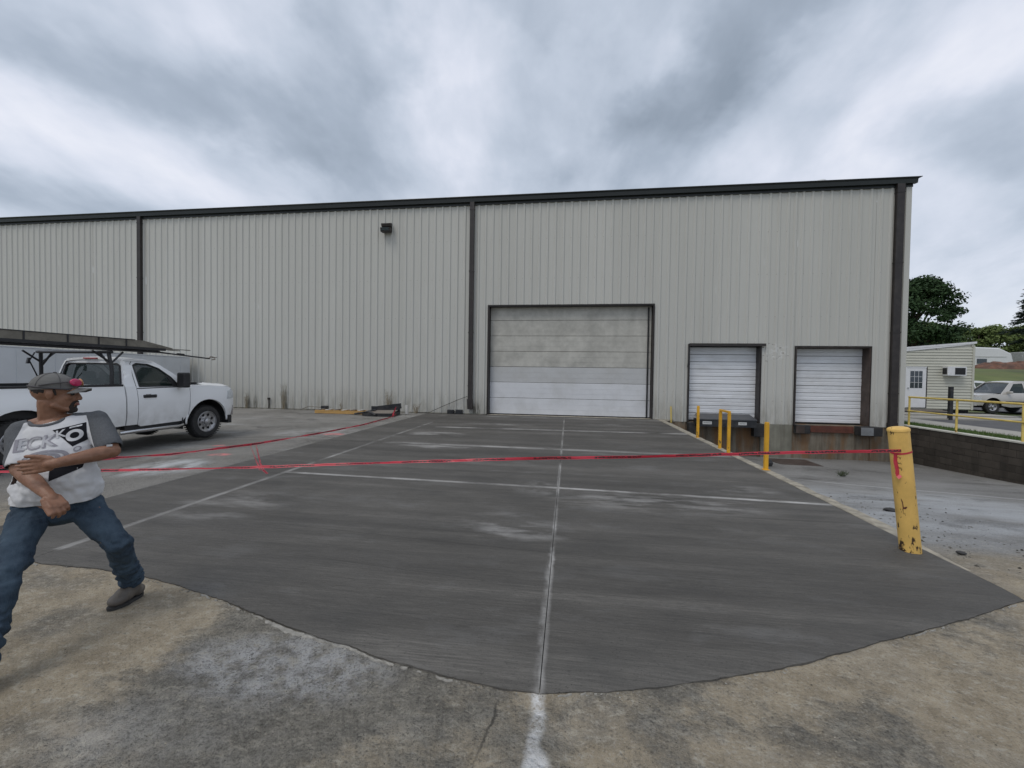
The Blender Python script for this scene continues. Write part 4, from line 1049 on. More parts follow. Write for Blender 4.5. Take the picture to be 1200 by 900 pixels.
vs = [bm.verts.new(c_) for c_ in ((14.6, OY - .065, roof_z(14.6) - .20), (19.6, OY - .065, roof_z(19.6) - .06), (20.5, OY - .065, roof_z(20.5) - .015), (14.6, OY - .065, roof_z(14.6) - .004))]; bm.faces.new(vs)
vs2 = [bm.verts.new((v_.co.x, OY - .043, v_.co.z)) for v_ in vs]; bm.faces.new(vs2)
for k in range(4): bm.faces.new((vs[k], vs[(k + 1) % 4], vs2[(k + 1) % 4], vs2[k]))
obj('fascia', bm, M['trimwhite'], of)
bm = B(); box(bm, 20.40, 20.49, OY - .052, OY + .06, .12, 3.40); obj('corner_board', bm, M['vinyl'], of)
bm = B(); box(bm, 14.8, 20.4, OY + .1, OY + 5.9, -.15, .12); obj('skirting', bm, M['dark'], of)
od = bpy.data.objects.new('door', None); C.objects.link(od); od.parent = of; od.location = (17.84 - 19, -.05, .2)
def ch(name, bm, mt, par, **k):
    o = obj(name, bm, mt, None, **k); o.parent = par; return o
bm = B(); box(bm, -.46, .46, -.03, .0, 0, 2.05); ch('door_leaf', bm, M['trimwhite'], od, bevel=.005)
bm = B(); box(bm, -.52, -.465, -.045, .01, -.02, 2.11); box(bm, -.465, .465, -.045, .01, 2.055, 2.11); ch('frame', bm, M['trimwhite'], od); bm = B(); box(bm, .468, .50, -.04, .01, -.02, 2.11); ch('frame_edge', bm, M['brown'], od)
bm = B(); box(bm, -.28, .28, -.036, -.031, 1.0, 1.88); ch('glass_pane', bm, M['glassb'], od)
bm = B()
for k in range(1, 3): box(bm, -.28 + .187 * k - .008, -.28 + .187 * k + .008, -.044, -.037, 1.0, 1.88)
for k in range(1, 3): box(bm, -.28, .28, -.048, -.0445, 1.0 + .293 * k - .008, 1.0 + .293 * k + .008)
ch('muntins', bm, M['trimwhite'], od)
bm = B(); tube(bm, [(-.38, -.03, 1.0), (-.38, -.09, 1.0)], .03, 8); ch('handle', bm, M['chrome'], od)
ac = thing('window_air_conditioner', 'box air conditioner mounted through the office siding', 'air conditioner', (19.47, OY, 1.9))
bm = B(); box(bm, 19.06, 19.90, OY - .34, OY + .02, 1.86, 2.32); obj('casing', bm, M['trimwhite'], ac, bevel=.01)
bm = B(); box(bm, 19.38, 19.84, OY - .352, OY - .342, 1.92, 2.26); obj('grille', bm, M['plastic'], ac)
bm = B()
for k in range(7): box(bm, 19.39, 19.83, OY - .362, OY - .353, 1.95 + k * .045, 1.957 + k * .045)
obj('louvres', bm, M['steel'], ac)
bm = B(); box(bm, 19.05, 19.057, OY - .30, OY - .05, 1.93, 2.25); obj('side_grille', bm, M['plastic'], ac)
bm = B(); box(bm, 17.08, 17.28, OY - .14, OY - .03, 2.2, 2.45); bm2 = obj('meter_box', bm, M['concrete_grey'], of)
bm = B(); box(bm, 16.2, 16.32, 19.95, 20.07, -.1, 1.34); tag(obj('timber_post', bm, M['steel'], None), 'short dark timber post standing in front of the office', 'post')
st_ = thing('timber_steps', 'low dark timber ramp in front of the office door', 'ramp', (17, 22.6, 0))
for i in range(3):
    bm = B(); box(bm, 15.2, 18.9, 23.2 - .02 + i * .24, 23.2 + .2 + i * .24, .02 + i * .02, .06 + i * .03); obj('tread', bm, M['greywood'], st_)
bm = B(); box(bm, 15.2, 18.9, 23.16, 23.20, -.08, .055); obj('edge_board', bm, M['steel'], st_)

# ------------------------------------------------------------------ vehicles
def wheel(parent, u, side, rad, wid, vout, rimr, bolt=8):
    """wheel whose outer face is at v=vout on the given side; local frame u forward, v right(-y), w up"""
    o = bpy.data.objects.new('wheel', None); C.objects.link(o); o.parent = parent; o.location = (u, -side * vout, rad)
    M_ = Matrix.Rotation(R(90) * side, 4, 'X')     # local +z -> outward
    bm = B(); hw = wid / 2
    pr = [(rimr, -wid), (rimr + .03, -wid - .0), (rad - .035, -wid + .01), (rad - .008, -wid + .045), (rad, -wid * .75), (rad, -wid * .25), (rad - .008, -.045), (rad - .035, -.012), (rimr + .045, .002), (rimr + .02, -.004), (rimr, -.02)]
    lathe(bm, pr, 48, M_)
    # tread blocks
    for k in range(44):
        a = 2 * math.pi * k / 44
        for q in (-wid * .86, -wid * .5, -wid * .14):
            c_ = Vector((math.cos(a) * (rad + .001), math.sin(a) * (rad + .001), q + (k % 2) * .012))
            obox(bm, M_ @ c_, M_ @ Vector((-math.sin(a), math.cos(a), 0)), M_ @ Vector((0, 0, 1)), M_ @ Vector((math.cos(a), math.sin(a), 0)), .014, wid * .12, .003)
    # raised sidewall lettering
    ch('tyre', bm, M['tyre'], o, smooth=True, ang=.5)
    holes = [circ(math.cos(2 * math.pi * (k + .5) / bolt) * rimr * .70, math.sin(2 * math.pi * (k + .5) / bolt) * rimr * .70, rimr * (.15 if bolt > 6 else .2), 12) for k in range(bolt)]
    def dish(a, b):
        r_ = math.hypot(a, b) / rimr
        d = -.02 - .035 * sm(.95, .75, r_) + .03 * sm(.5, .35, r_)
        return M_ @ Vector((a, b, d))
    bm = sheet(circ(0, 0, rimr * 1.0, 40), holes, dish, 0, rimr * .16); 
    lathe(bm, [(rimr, -.02), (rimr * 1.04, .004), (rimr * 1.07, .0)], 40, M_)
    ch('rim', bm, M['rim'], o, smooth=True, ang=.7)
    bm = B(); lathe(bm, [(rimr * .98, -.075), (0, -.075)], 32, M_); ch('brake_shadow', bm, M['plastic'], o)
    bm = B(); lathe(bm, [(rimr * .34, -.03), (rimr * .32, .012), (rimr * .22, .03), (0, .034)], 24, M_); ch('hub_cap', bm, M['rim'], o, smooth=True, ang=.6)
    if bolt > 6:
        bm = B()
        for k in range(8):
            a = 2 * math.pi * k / 8; lathe(bm, [(.014, -.02), (.014, .01), (0, .014)], 6, M_ @ Matrix.Translation((math.cos(a) * rimr * .46, math.sin(a) * rimr * .46, 0)))
        ch('lug_nuts', bm, M['chrome'], o)
    return o

def side_v(w_, vb, tuck=.0):
    """body side: distance from the centre line at height w"""
    return vb - .05 * sm(.75, .35, w_) - .055 * sm(.95, 1.32, w_) ** 1.5

def make_pickup():
    T = thing('pickup_truck', 'white single cab pickup truck with a black ladder rack parked at the left', 'pickup truck', (-9.6525, 8.9735, -.064), R(86.913))
    wb = -3.35; VB = 1.0; rail = 1.31; belt = 1.26
    def both(name, outline, holes, mt, vb=VB, fnv=None, res=.12, par=None, names=None):
        for s in (1, -1):
            def fn(u_, w_): return Vector((u_, -s * (fnv(u_, w_) if fnv else side_v(w_, vb)), w_))
            bm = sheet(outline, holes, fn, .035, res, (0, s, 0))
            ch(name, bm, mt, par or T, smooth=True, ang=.6)
    # arches are part of the outlines
    def arch(cx, r_, a0, a1, n_=15): return [(cx + r_ * math.cos(R(a0 + (a1 - a0) * k / (n_ - 1))), .41 + r_ * 1.02 * math.sin(R(a0 + (a1 - a0) * k / (n_ - 1)))) for k in range(n_)]
    # bed side
    bl = [(-4.62, .60), (-4.62, rail), (-1.80, rail + .0), (-1.80, .50)] + [(-2.4, .47)] + arch(wb, .52, 8, 172) + [(-4.1, .50)]
    def bedv(u_, w_):
        d = math.hypot(u_ - wb, w_ - .41)
        return side_v(w_, 1.0) + .028 * sm(.75, .56, d) * (1 if d > .5 else 1)
    both('bed_side', bl, [], M['white'], fnv=bedv)
    bm = B()
    for s in (1, -1): box(bm, -4.62, -1.81, s * .88, s * .955, rail - .02, rail + .022)
    ch('bed_rail_cap', bm, M['plastic'], T, bevel=.008)
    bm = B(); box(bm, -4.6, -1.83, -.86, .86, .78, .82); box(bm, -1.86, -1.82, -.86, .86, .8, rail - .01); box(bm, -4.6, -1.85, -.87, -.84, .8, rail - .01); box(bm, -4.6, -1.85, .84, .87, .8, rail - .01)
    ch('bed_floor', bm, M['plastic'], T)
    bm = B(); box(bm, -4.68, -4.63, -.84, .84, .66, rail); ch('tailgate', bm, M['white'], T, bevel=.012)
    bm = B(); box(bm, -4.86, -4.68, -.95, .95, .48, .66); ch('rear_bumper', bm, M['chrome'], T, bevel=.02)
    for s in (-1, 1):
        bm = B(); box(bm, -4.655, -4.60, s * .85, s * .965, .78, 1.22); ch('tail_light', bm, M['redlens'], T, bevel=.01)
    # arch lips and wheel wells
    for cx in (0, wb):
        for s in (-1, 1):
            bm = B(); pts_ = [(a, -s * (.972 if cx == 0 else .985), b) for a, b in arch(cx, .535, -2, 182, 25)]
            tube(bm, pts_, .022, 6); ch('arch_lip', bm, M['white'], T, smooth=True)
            bm = B(); rn = []
            for a, b in arch(cx, .515, -8, 188, 17): rn.append([bm.verts.new((a, -s * q, b)) for q in (.955, .55)])
            for p_, q_ in zip(rn, rn[1:]): bm.faces.new((p_[0], q_[0], q_[1], p_[1]))
            bm.faces.new([q_[1] for q_ in rn]); ch('wheel_well', bm, M['plastic'], T)
    # cab rear pillar section and door
    both('cab_corner', [(-1.775, .50), (-1.775, belt + .03), (-1.58, belt + .03), (-1.575, .50)], [], M['white'])
    both('door', [(-1.56, .50), (-1.565, belt - .03), (-.44, belt - .01), (-.46, .95), (-.50, .62), (-.60, .48), (-1.5, .455)], [], M['white'])
    both('fender', [(-.425, belt), (-.445, .93), (-.49, .60)] + arch(0, .52, 172, 8) + [(.58, .42), (.80, .42), (.845, .70), (.80, 1.10), (.70, 1.20), (.4, 1.25)], [], M['white'],
         fnv=lambda u_, w_: side_v(w_, 1.0) - .16 * sm(.45, .95, u_) ** 2 + .02 * sm(.72, .55, math.hypot(u_, w_ - .41)))
    # belt crease
    for s in (-1, 1):
        bm = B(); tube(bm, [(-1.56, -s * .943, belt - .02), (-.47, -s * .943, belt)], .010, 6); ch('window_sweep', bm, M['plastic'], T)
    # rocker and frame below
    for s in (-1, 1):
        bm = B(); box(bm, -1.78, -.55, s * .80, s * .93, .40, .50); box(bm, -2.78, -1.8, s * .75, s * .86, .44, .56); ch('rocker_panel', bm, M['plastic'], T)
        bm = B(); tube(bm, [(-1.9, s * .97, .36), (-1.7, s * 1.0, .37), (-.75, s * 1.0, .37), (-.6, s * .95, .39)], .038, 10); ch('running_board', bm, M['chrome'], T, smooth=True, ang=.8)
    bm = B(); box(bm, -4.6, .75, -.52, -.40, .42, .60); box(bm, -4.6, .75, .40, .52, .42, .60); tube(bm, [(wb, -.8, .4), (wb, .8, .4)], .06, 10); tube(bm, [(0, -.8, .4), (0, .8, .4)], .05, 10)
    tube(bm, [(wb, 0, .4), (-.8, 0, .55)], .04, 8); lathe(bm, [(0, -.15), (.16, -.1), (.16, .1), (0, .15)], 14, Matrix.Translation((wb, 0, .4))); tube(bm, [(-2.3, -.6, .5), (-1.2, -.6, .5)], .11, 10)
    ch('chassis_frame', bm, M['plastic'], T)
    # hood and cowl
    def hood(u_, v_):
        k = abs(v_) / .88; z_ = 1.345 - .05 * sm(.0, .85, u_) - .075 * k ** 3 - .16 * sm(.72, .93, u_) ** 2
        z_ += .018 * sm(.42, .52, k) * sm(.8, .7, k) if k < 1 else 0
        return Vector((u_, v_, z_))
    bm = sheet([(-.36, -.885), (-.36, .885), (.5, .865), (.80, .76), (.86, .6), (.88, 0), (.86, -.6), (.80, -.76), (.5, -.865)], [], hood, .03, .1); ch('hood', bm, M['white'], T, smooth=True, ang=.6)
    bm = B(); box(bm, -.46, -.37, -.86, .86, 1.24, 1.30); box(bm, -.36, .02, -.80, -.50, 1.335, 1.348); box(bm, -.36, .02, .50, .80, 1.335, 1.348); ch('cowl_vent', bm, M['plastic'], T)
    # cabin shell under the glass
    bm = B(); box(bm, -1.76, -.36, -.90, .90, .52, .56); box(bm, -1.775, -1.73, -.88, .88, .50, belt); box(bm, -.42, -.38, -.88, .88, .5, 1.26); ch('cab_floor', bm, M['seat'], T)
    # greenhouse: tapering sides
    def gv(w_): return .935 - (w_ - belt) * .33 - .06 * sm(1.7, 1.9, w_)
    sidewin = [(-1.50, belt + .02), (-.66, belt + .02), (-.80, 1.47), (-1.02, 1.66), (-1.22, 1.745), (-1.44, 1.76), (-1.52, 1.72)]
    so = [(-1.775, belt - .02), (-1.70, 1.80), (-1.62, 1.85), (-1.28, 1.86), (-1.05, 1.80), (-.78, 1.60), (-.40, belt + .05), (-.40, belt - .02)]
    for s in (-1, 1):
        bm = sheet(so, [sidewin], lambda u_, w_: Vector((u_, -s * gv(w_), w_)), .04, .09, (0, s, 0)); ch('cab_side_frame', bm, M['white'], T, smooth=True, ang=.6)
        inn = [((a + 1.15) * .985 - 1.15, (b - 1.5) * .985 + 1.5) for a, b in sidewin]
        bm = sheet(sidewin, [], lambda u_, w_: Vector((u_, -s * (gv(w_) - .016), w_)), 0, .15); ch('side_window', bm, M['glass'], T)
        bm = B()
        for a, b in zip(sidewin, sidewin[1:] + sidewin[:1]): tube(bm, [(a[0], -s * (gv(a[1]) + .002), a[1]), (b[0], -s * (gv(b[1]) + .002), b[1])], .013 if b[1] < 1.7 or True else .02, 6)
        ch('window_seal', bm, M['plastic'], T)
        # quarter-glass divider and dark front corner
        bm = sheet([(-.68, belt + .015), (-.80, belt + .015), (-.90, 1.52), (-.81, 1.46)], [], lambda u_, w_: Vector((u_, -s * (gv(w_) + .004), w_)), 0, .1); ch('sail_panel', bm, M['plastic'], T)
        # seam between cab corner and door frame
        bm = B(); tube(bm, [(-1.565, -s * (gv(belt) + .004), belt), (-1.575, -s * (gv(1.5) + .003), 1.5), (-1.56, -s * (gv(1.75) + .002), 1.75), (-1.50, -s * (gv(1.81) + .001), 1.815), (-1.25, -s * (gv(1.815) + .001), 1.825)], .005, 4); ch('door_seam', bm, M['plastic'], T)
    # rear of the cab with its window
    def rear(v_, w_): return Vector((-1.775 + (w_ - belt) * .14 + .06 * (abs(v_) / .9) ** 4, v_, w_))
    ro = [(-.935, belt - .03), (.935, belt - .03), (.84, 1.55), (.76, 1.78), (.68, 1.85), (-.68, 1.85), (-.76, 1.78), (-.84, 1.55)]
    rwn = [(-.78, belt + .045), (.78, belt + .045), (.70, 1.70), (.62, 1.745), (-.62, 1.745), (-.70, 1.70)]
    bm = sheet(ro, [rwn], rear, .03, .09, (1, 0, 0)); ch('cab_rear_frame', bm, M['white'], T, smooth=True, ang=.6)
    bm = sheet(rwn, [], lambda a, b: rear(a, b) + Vector((.01, 0, 0)), 0, .2); ch('rear_window', bm, M['glass'], T)
    bm = B(); 
    for a, b in zip(rwn, rwn[1:] + rwn[:1]): tube(bm, [rear(*a) - Vector((.004, 0, 0)), rear(*b) - Vector((.004, 0, 0))], .018, 6)
    ch('window_seal', bm, M['plastic'], T)
    # windshield
    def ws(v_, w_):
        k = (w_ - 1.26) / (1.80 - 1.26); return Vector((-.40 - .66 * k - .10 * (abs(v_) / .85) ** 2.5, v_, w_))
    bm = sheet([(-.84, 1.27), (.84, 1.27), (.68, 1.79), (-.68, 1.79)], [], ws, 0, .12); ch('windshield', bm, M['glass'], T, smooth=True)
    # roof
    def rf(u_, v_):
        k = abs(v_) / .74; return Vector((u_, v_, 1.895 - .05 * k ** 2.5 - .03 * sm(-1.35, -1.02, u_) * 1.4 - .02 * sm(-1.55, -1.72, u_)))
    bm = sheet([(-1.72, -.66), (-1.66, -.74), (-1.30, -.745), (-1.10, -.735), (-1.00, -.66), (-.98, 0), (-1.00, .66), (-1.10, .735), (-1.30, .745), (-1.66, .74), (-1.72, .66)], [], rf, .045, .09); ch('roof', bm, M['white'], T, smooth=True, ang=.7)
    bm = B(); obox(bm, (-1.735, 0, 1.852), (1, 0, 0), (0, 1, 0), (0, 0, 1), .02, .17, .014); ch('brake_light', bm, M['redlens'], T, bevel=.005)
    # seats, dash, wheel
    for v_ in (-.42, .42):
        bm = B(); obox(bm, (-1.42, v_, 1.12), (1, 0, .1), (0, 1, 0), (-.12, 0, 1), .09, .26, .32); obox(bm, (-1.2, v_, .82), (1, 0, 0), (0, 1, 0), (0, 0, 1), .28, .27, .08); obox(bm, (-1.48, v_, 1.50), (1, 0, .1), (0, 1, 0), (-.12, 0, 1), .05, .14, .09)
        ch('seat', bm, M['seat'], T, bevel=.04)
    bm = B(); obox(bm, (-.58, 0, 1.16), (1, 0, 0), (0, 1, 0), (0, 0, 1), .20, .84, .10); ch('dashboard', bm, M['seat'], T, bevel=.03)
    bm = B(); c0 = Vector((-.86, .42, 1.24)); n_ = Vector((-.85, 0, .5)); s, w2 = frame(n_)
    tube(bm, [c0 + (s * math.cos(2 * math.pi * k / 20) + w2 * math.sin(2 * math.pi * k / 20)) * .19 for k in range(21)], .016, 6); ch('steering_wheel', bm, M['plastic'], T)
    bm = B(); obox(bm, (-1.14, -.02, 1.71), (1, 0, 0), (0, 1, 0), (0, 0, 1), .015, .10, .03); ch('rear_view_mirror', bm, M['plastic'], T)
    # mirrors, handles, lamps, grille, bumper
    for s in (-1, 1):
        bm = B(); obox(bm, (-.70, -s * 1.10, 1.41), (1, 0, 0), (0, 1, 0), (0, 0, 1), .075, .11, .17); m_ = ch('side_mirror', bm, M['plastic'], T, bevel=.03)
        bm = B(); tube(bm, [(-.68, -s * .93, 1.34), (-.69, -s * 1.04, 1.36)], .03, 8); tube(bm, [(-.68, -s * .93, 1.44), (-.69, -s * 1.04, 1.44)], .02, 8); ch('mirror_arm', bm, M['plastic'], T)
        bm = B(); obox(bm, (-1.34, -s * .995, 1.075), (1, 0, 0), (0, 1, 0), (0, 0, 1), .13, .022, .032); ch('door_handle', bm, M['plastic'], T, bevel=.012)
        bm = B(); obox(bm, (-1.36, -s * .974, 1.105), (1, 0, 0), (0, 1, 0), (0, 0, 1), .06, .01, .018); ch('handle_recess', bm, M['chrome'], T, bevel=.006)
        rot = Matrix.Rotation(R(90), 4, 'X') if s == 1 else (Matrix.Rotation(R(180), 4, 'Z') @ Matrix.Rotation(R(90), 4, 'X'))
        tx = put_text('2500 HD', Vector((-.68, -s * .982, .885)), .072, rot, M['chrome'], None, 'badge', .004); tx.parent = T
        bm = sheet([(.52, .92), (.80, .93), (.815, 1.10), (.70, 1.17), (.56, 1.12)], [], lambda u_, w_: Vector((u_, -s * (side_v(w_, 1.0) - .16 * sm(.45, .95, u_) ** 2 + .006), w_)), .02, .06, (0, s, 0)); ch('headlight', bm, M['clear'], T, smooth=True, ang=.5)
        bm = B(); tube(bm, [(.70, -s * .80, .40), (.70, -s * .80, .56)], .03, 6); obox(bm, (-.62, -s * .86, .42), (1, 0, 0), (0, 1, 0), (0, 0, 1), .01, .12, .13); obox(bm, (.62, -s * .86, .40), (1, 0, 0), (0, 1, 0), (0, 0, 1), .05, .13, .10); ch('mud_flap', bm, M['plastic'], T)
    bm = B(); box(bm, .84, .88, -.62, .62, .80, 1.15); ch('grille', bm, M['plastic'], T, bevel=.01)
    bm = B(); box(bm, .87, .905, -.62, .62, .95, 1.01); box(bm, .87, .90, -.64, .64, 1.14, 1.17); ch('grille_bar', bm, M['chrome'], T, bevel=.01)
    bmf = sheet([(-.93, .50), (-.93, .74), (.93, .74), (.93, .50), (.6, .42), (-.6, .42)], [], lambda v_, w_: Vector((.97 - .20 * (abs(v_) / .93) ** 3, v_, w_)), .16, .1, (-1, 0, 0)); ch('front_bumper', bmf, M['chrome'], T, smooth=True, ang=.7)
    # body panel between lamps
    bm = B(); box(bm, .70, .845, -.80, .80, .72, 1.18); ch('radiator_panel', bm, M['plastic'], T)
    for u_ in (0, wb):
        for s in (-1, 1): wheel(T, u_, s, .395, .24, .975, .235)
    # ladder rack
    rk = bpy.data.objects.new('ladder_rack', None); C.objects.link(rk); rk.parent = T
    for u_ in (-1.98, -4.3):
        for s in (-1, 1):
            bm = B(); tube(bm, [(u_, -s * .90, rail + .02), (u_, -s * .90, 1.62), (u_ - .03, -s * .86, 1.99)], .032, 8); ch('upright', bm, M['rackblack'], rk, smooth=True, ang=.8)
            bm = B(); tube(bm, [(u_, -s * .89, 1.68), (u_, -s * .58, 1.98)], .02, 6); tube(bm, [(u_, -s * .89, 1.75), (u_ - .30 * (1 if u_ > -3 else -1), -s * .87, 1.98)], .018, 6); tube(bm, [(u_, -s * .89, 1.75), (u_ + .22 * (1 if u_ > -3 else -1), -s * .87, 1.98)], .018, 6)
            ch('gusset', bm, M['rackblack'], rk)
            bm = B(); box(bm, u_ - .09, u_ + .09, -s * .90 - .05, -s * .90 + .05, rail + .022, rail + .034); ch('foot_plate', bm, M['rackblack'], rk)
        bm = B(); tube(bm, [(u_ - .03, -.95, 1.965), (u_ - .03, .95, 1.965)], .03, 8); ch('cross_bar', bm, M['rackblack'], rk)
    for s in (1,):
        bm = B(); tube(bm, [(-4.6, -s * .94, 2.018), (-1.1, -s * .94, 2.018)], .026, 8); ch('long_rail', bm, M['rackblack'], rk)
    bm = B(); tube(bm, [(-2.1, .86, 1.95), (-2.16, .9, 1.78), (-2.06, .90, 1.52), (-2.0, .9, 1.35)], .012, 5); obox(bm, (-2.17, .91, 1.78), (1, 0, 0), (0, 1, 0), (.2, 0, 1), .02, .02, .06); ch('ratchet_strap', bm, M['rackblack'], rk)
    return T
truck = make_pickup()
# ladder and pole lying on the rack
ld = thing('extension_ladder', 'long grey extension ladder lying on the near side of the rack', 'ladder', (-9.6525, 8.9735, -.064), R(86.913))
for s, w0 in ((-.96, 2.045), (-.56, 2.045)):
    bm = B(); 
    # channel rail, tapering at the front end
    for u0, u1, z0, z1, z2, z3 in ((-5.9, -1.45, 2.10, 2.235, 2.10, 2.235), (-1.45, -.85, 2.10, 2.235, 2.06, 2.115)):
        v0, v1 = s - .022, s + .022
        vs = [bm.verts.new(c_) for c_ in ((u0, v0, z0), (u1, v0, z2), (u1, v0, z3), (u0, v0, z1), (u0, v1, z0), (u1, v1, z2), (u1, v1, z3), (u0, v1, z1))]
        for q in ((0, 1, 2, 3), (4, 5, 6, 7), (0, 1, 5, 4), (3, 2, 6, 7), (0, 3, 7, 4), (1, 2, 6, 5)): bm.faces.new([vs[i] for i in q])
    ch('side_rail', bm, M['alu'], ld)
    if s < -.9:
        bm = B(); box(bm, -5.9, -1.0, s - .026, s + .026, 2.046, 2.099); ch('lower_rail', bm, M['rackblack'], ld)
    for z_ in (2.045, 2.232):
        bm = B(); box(bm, -5.9, -1.62 if z_ > 2.1 else -1.12, s - .034, s + .034, z_, z_ + .014); ch('flange', bm, M['steel'], ld)
    for u_ in (-5.2, -4.1, -3.3, -2.72, -2.25, -1.78):
        bm = B(); box(bm, u_ - .012, u_ + .012, s - .030, s + .030, 2.10, 2.232); ch('bracket', bm, M['rackblack'], ld)
k = 0; u_ = -5.7
while u_ < -1.2:
    bm = B(); tube(bm, [(u_, -.94, 2.13), (u_, -.58, 2.13)], .016, 8); ch('rung', bm, M['alu'], ld, smooth=True, ang=.8); u_ += .305
pl = thing('hooked_pole', 'thin dark pole with a hooked tip poking out past the ladder over the cab', 'pole', (-9.6525, 8.9735, -.064), R(86.913))
bm = B(); tube(bm, [(-2.6, -.90, 2.10), (-1.2, -.92, 2.02), (.10, -.93, 1.925)], .017, 8); ch('shaft', bm, M['rackblack'], pl)
bm = B(); tube(bm, [(.08, -.93, 1.93), (.16, -.90, 1.98), (.24, -.93, 1.96), (.22, -.96, 1.91), (.14, -.95, 1.90)], .014, 6); tube(bm, [(.02, -.93, 1.94), (.18, -1.0, 1.95), (.28, -.95, 1.97)], .010, 6); ch('hook', bm, M['greywood'], pl)
bm = B(); obox(bm, (-.62, -.925, 1.99), (1, 0, -.07), (0, 1, 0), (.07, 0, 1), .07, .03, .022); ch('clamp', bm, M['rackblack'], pl)
pc = thing('copper_pipes', 'bundle of rusty and pale thin pipes on the ladder tip', 'pipes', (-9.6525, 8.9735, -.064), R(86.913))
for q in range(4):
    bm = B(); u1 = (-.55, -.75, -.35, -.9)[q]; tube(bm, [(-1.6, -.80 - .035 * q, 2.10 + .015 * (q % 2)), (u1, -.82 - .03 * q, 2.075 + .012 * q)], .011, 6); ch('pipe', bm, M['orange'] if q % 2 else M['alu'], pc)

# box parked against the wall
BOXD = (-14.6 + 16.2, 9.3 - 15.8)
wx = thing('white_cargo_box', 'long plain white cargo box parked behind the pickup with its end to the wall', 'cargo box', (-16.2, 15.8, .07), math.atan2(BOXD[1], BOXD[0]))
bm = B(); box(bm, 0, 8.6, -2.3, 0, .12, 2.04); ch('box_body', bm, M['boxwhite'], wx, bevel=.02)
for k in range(8):
    bm = B(); box(bm, .6 + k * 1.05 - .01, .6 + k * 1.05 + .01, .001, .008, .16, 2.0); ch('seam_strip', bm, M['boxwhite'], wx)
bm = B(); box(bm, -.02, 8.62, -2.32, .012, 2.041, 2.07); ch('box_lid', bm, M['boxwhite'], wx)
bm = B(); box(bm, .1, 8.5, -2.2, -.1, -.12, .119); ch('skid_base', bm, M['plastic'], wx)

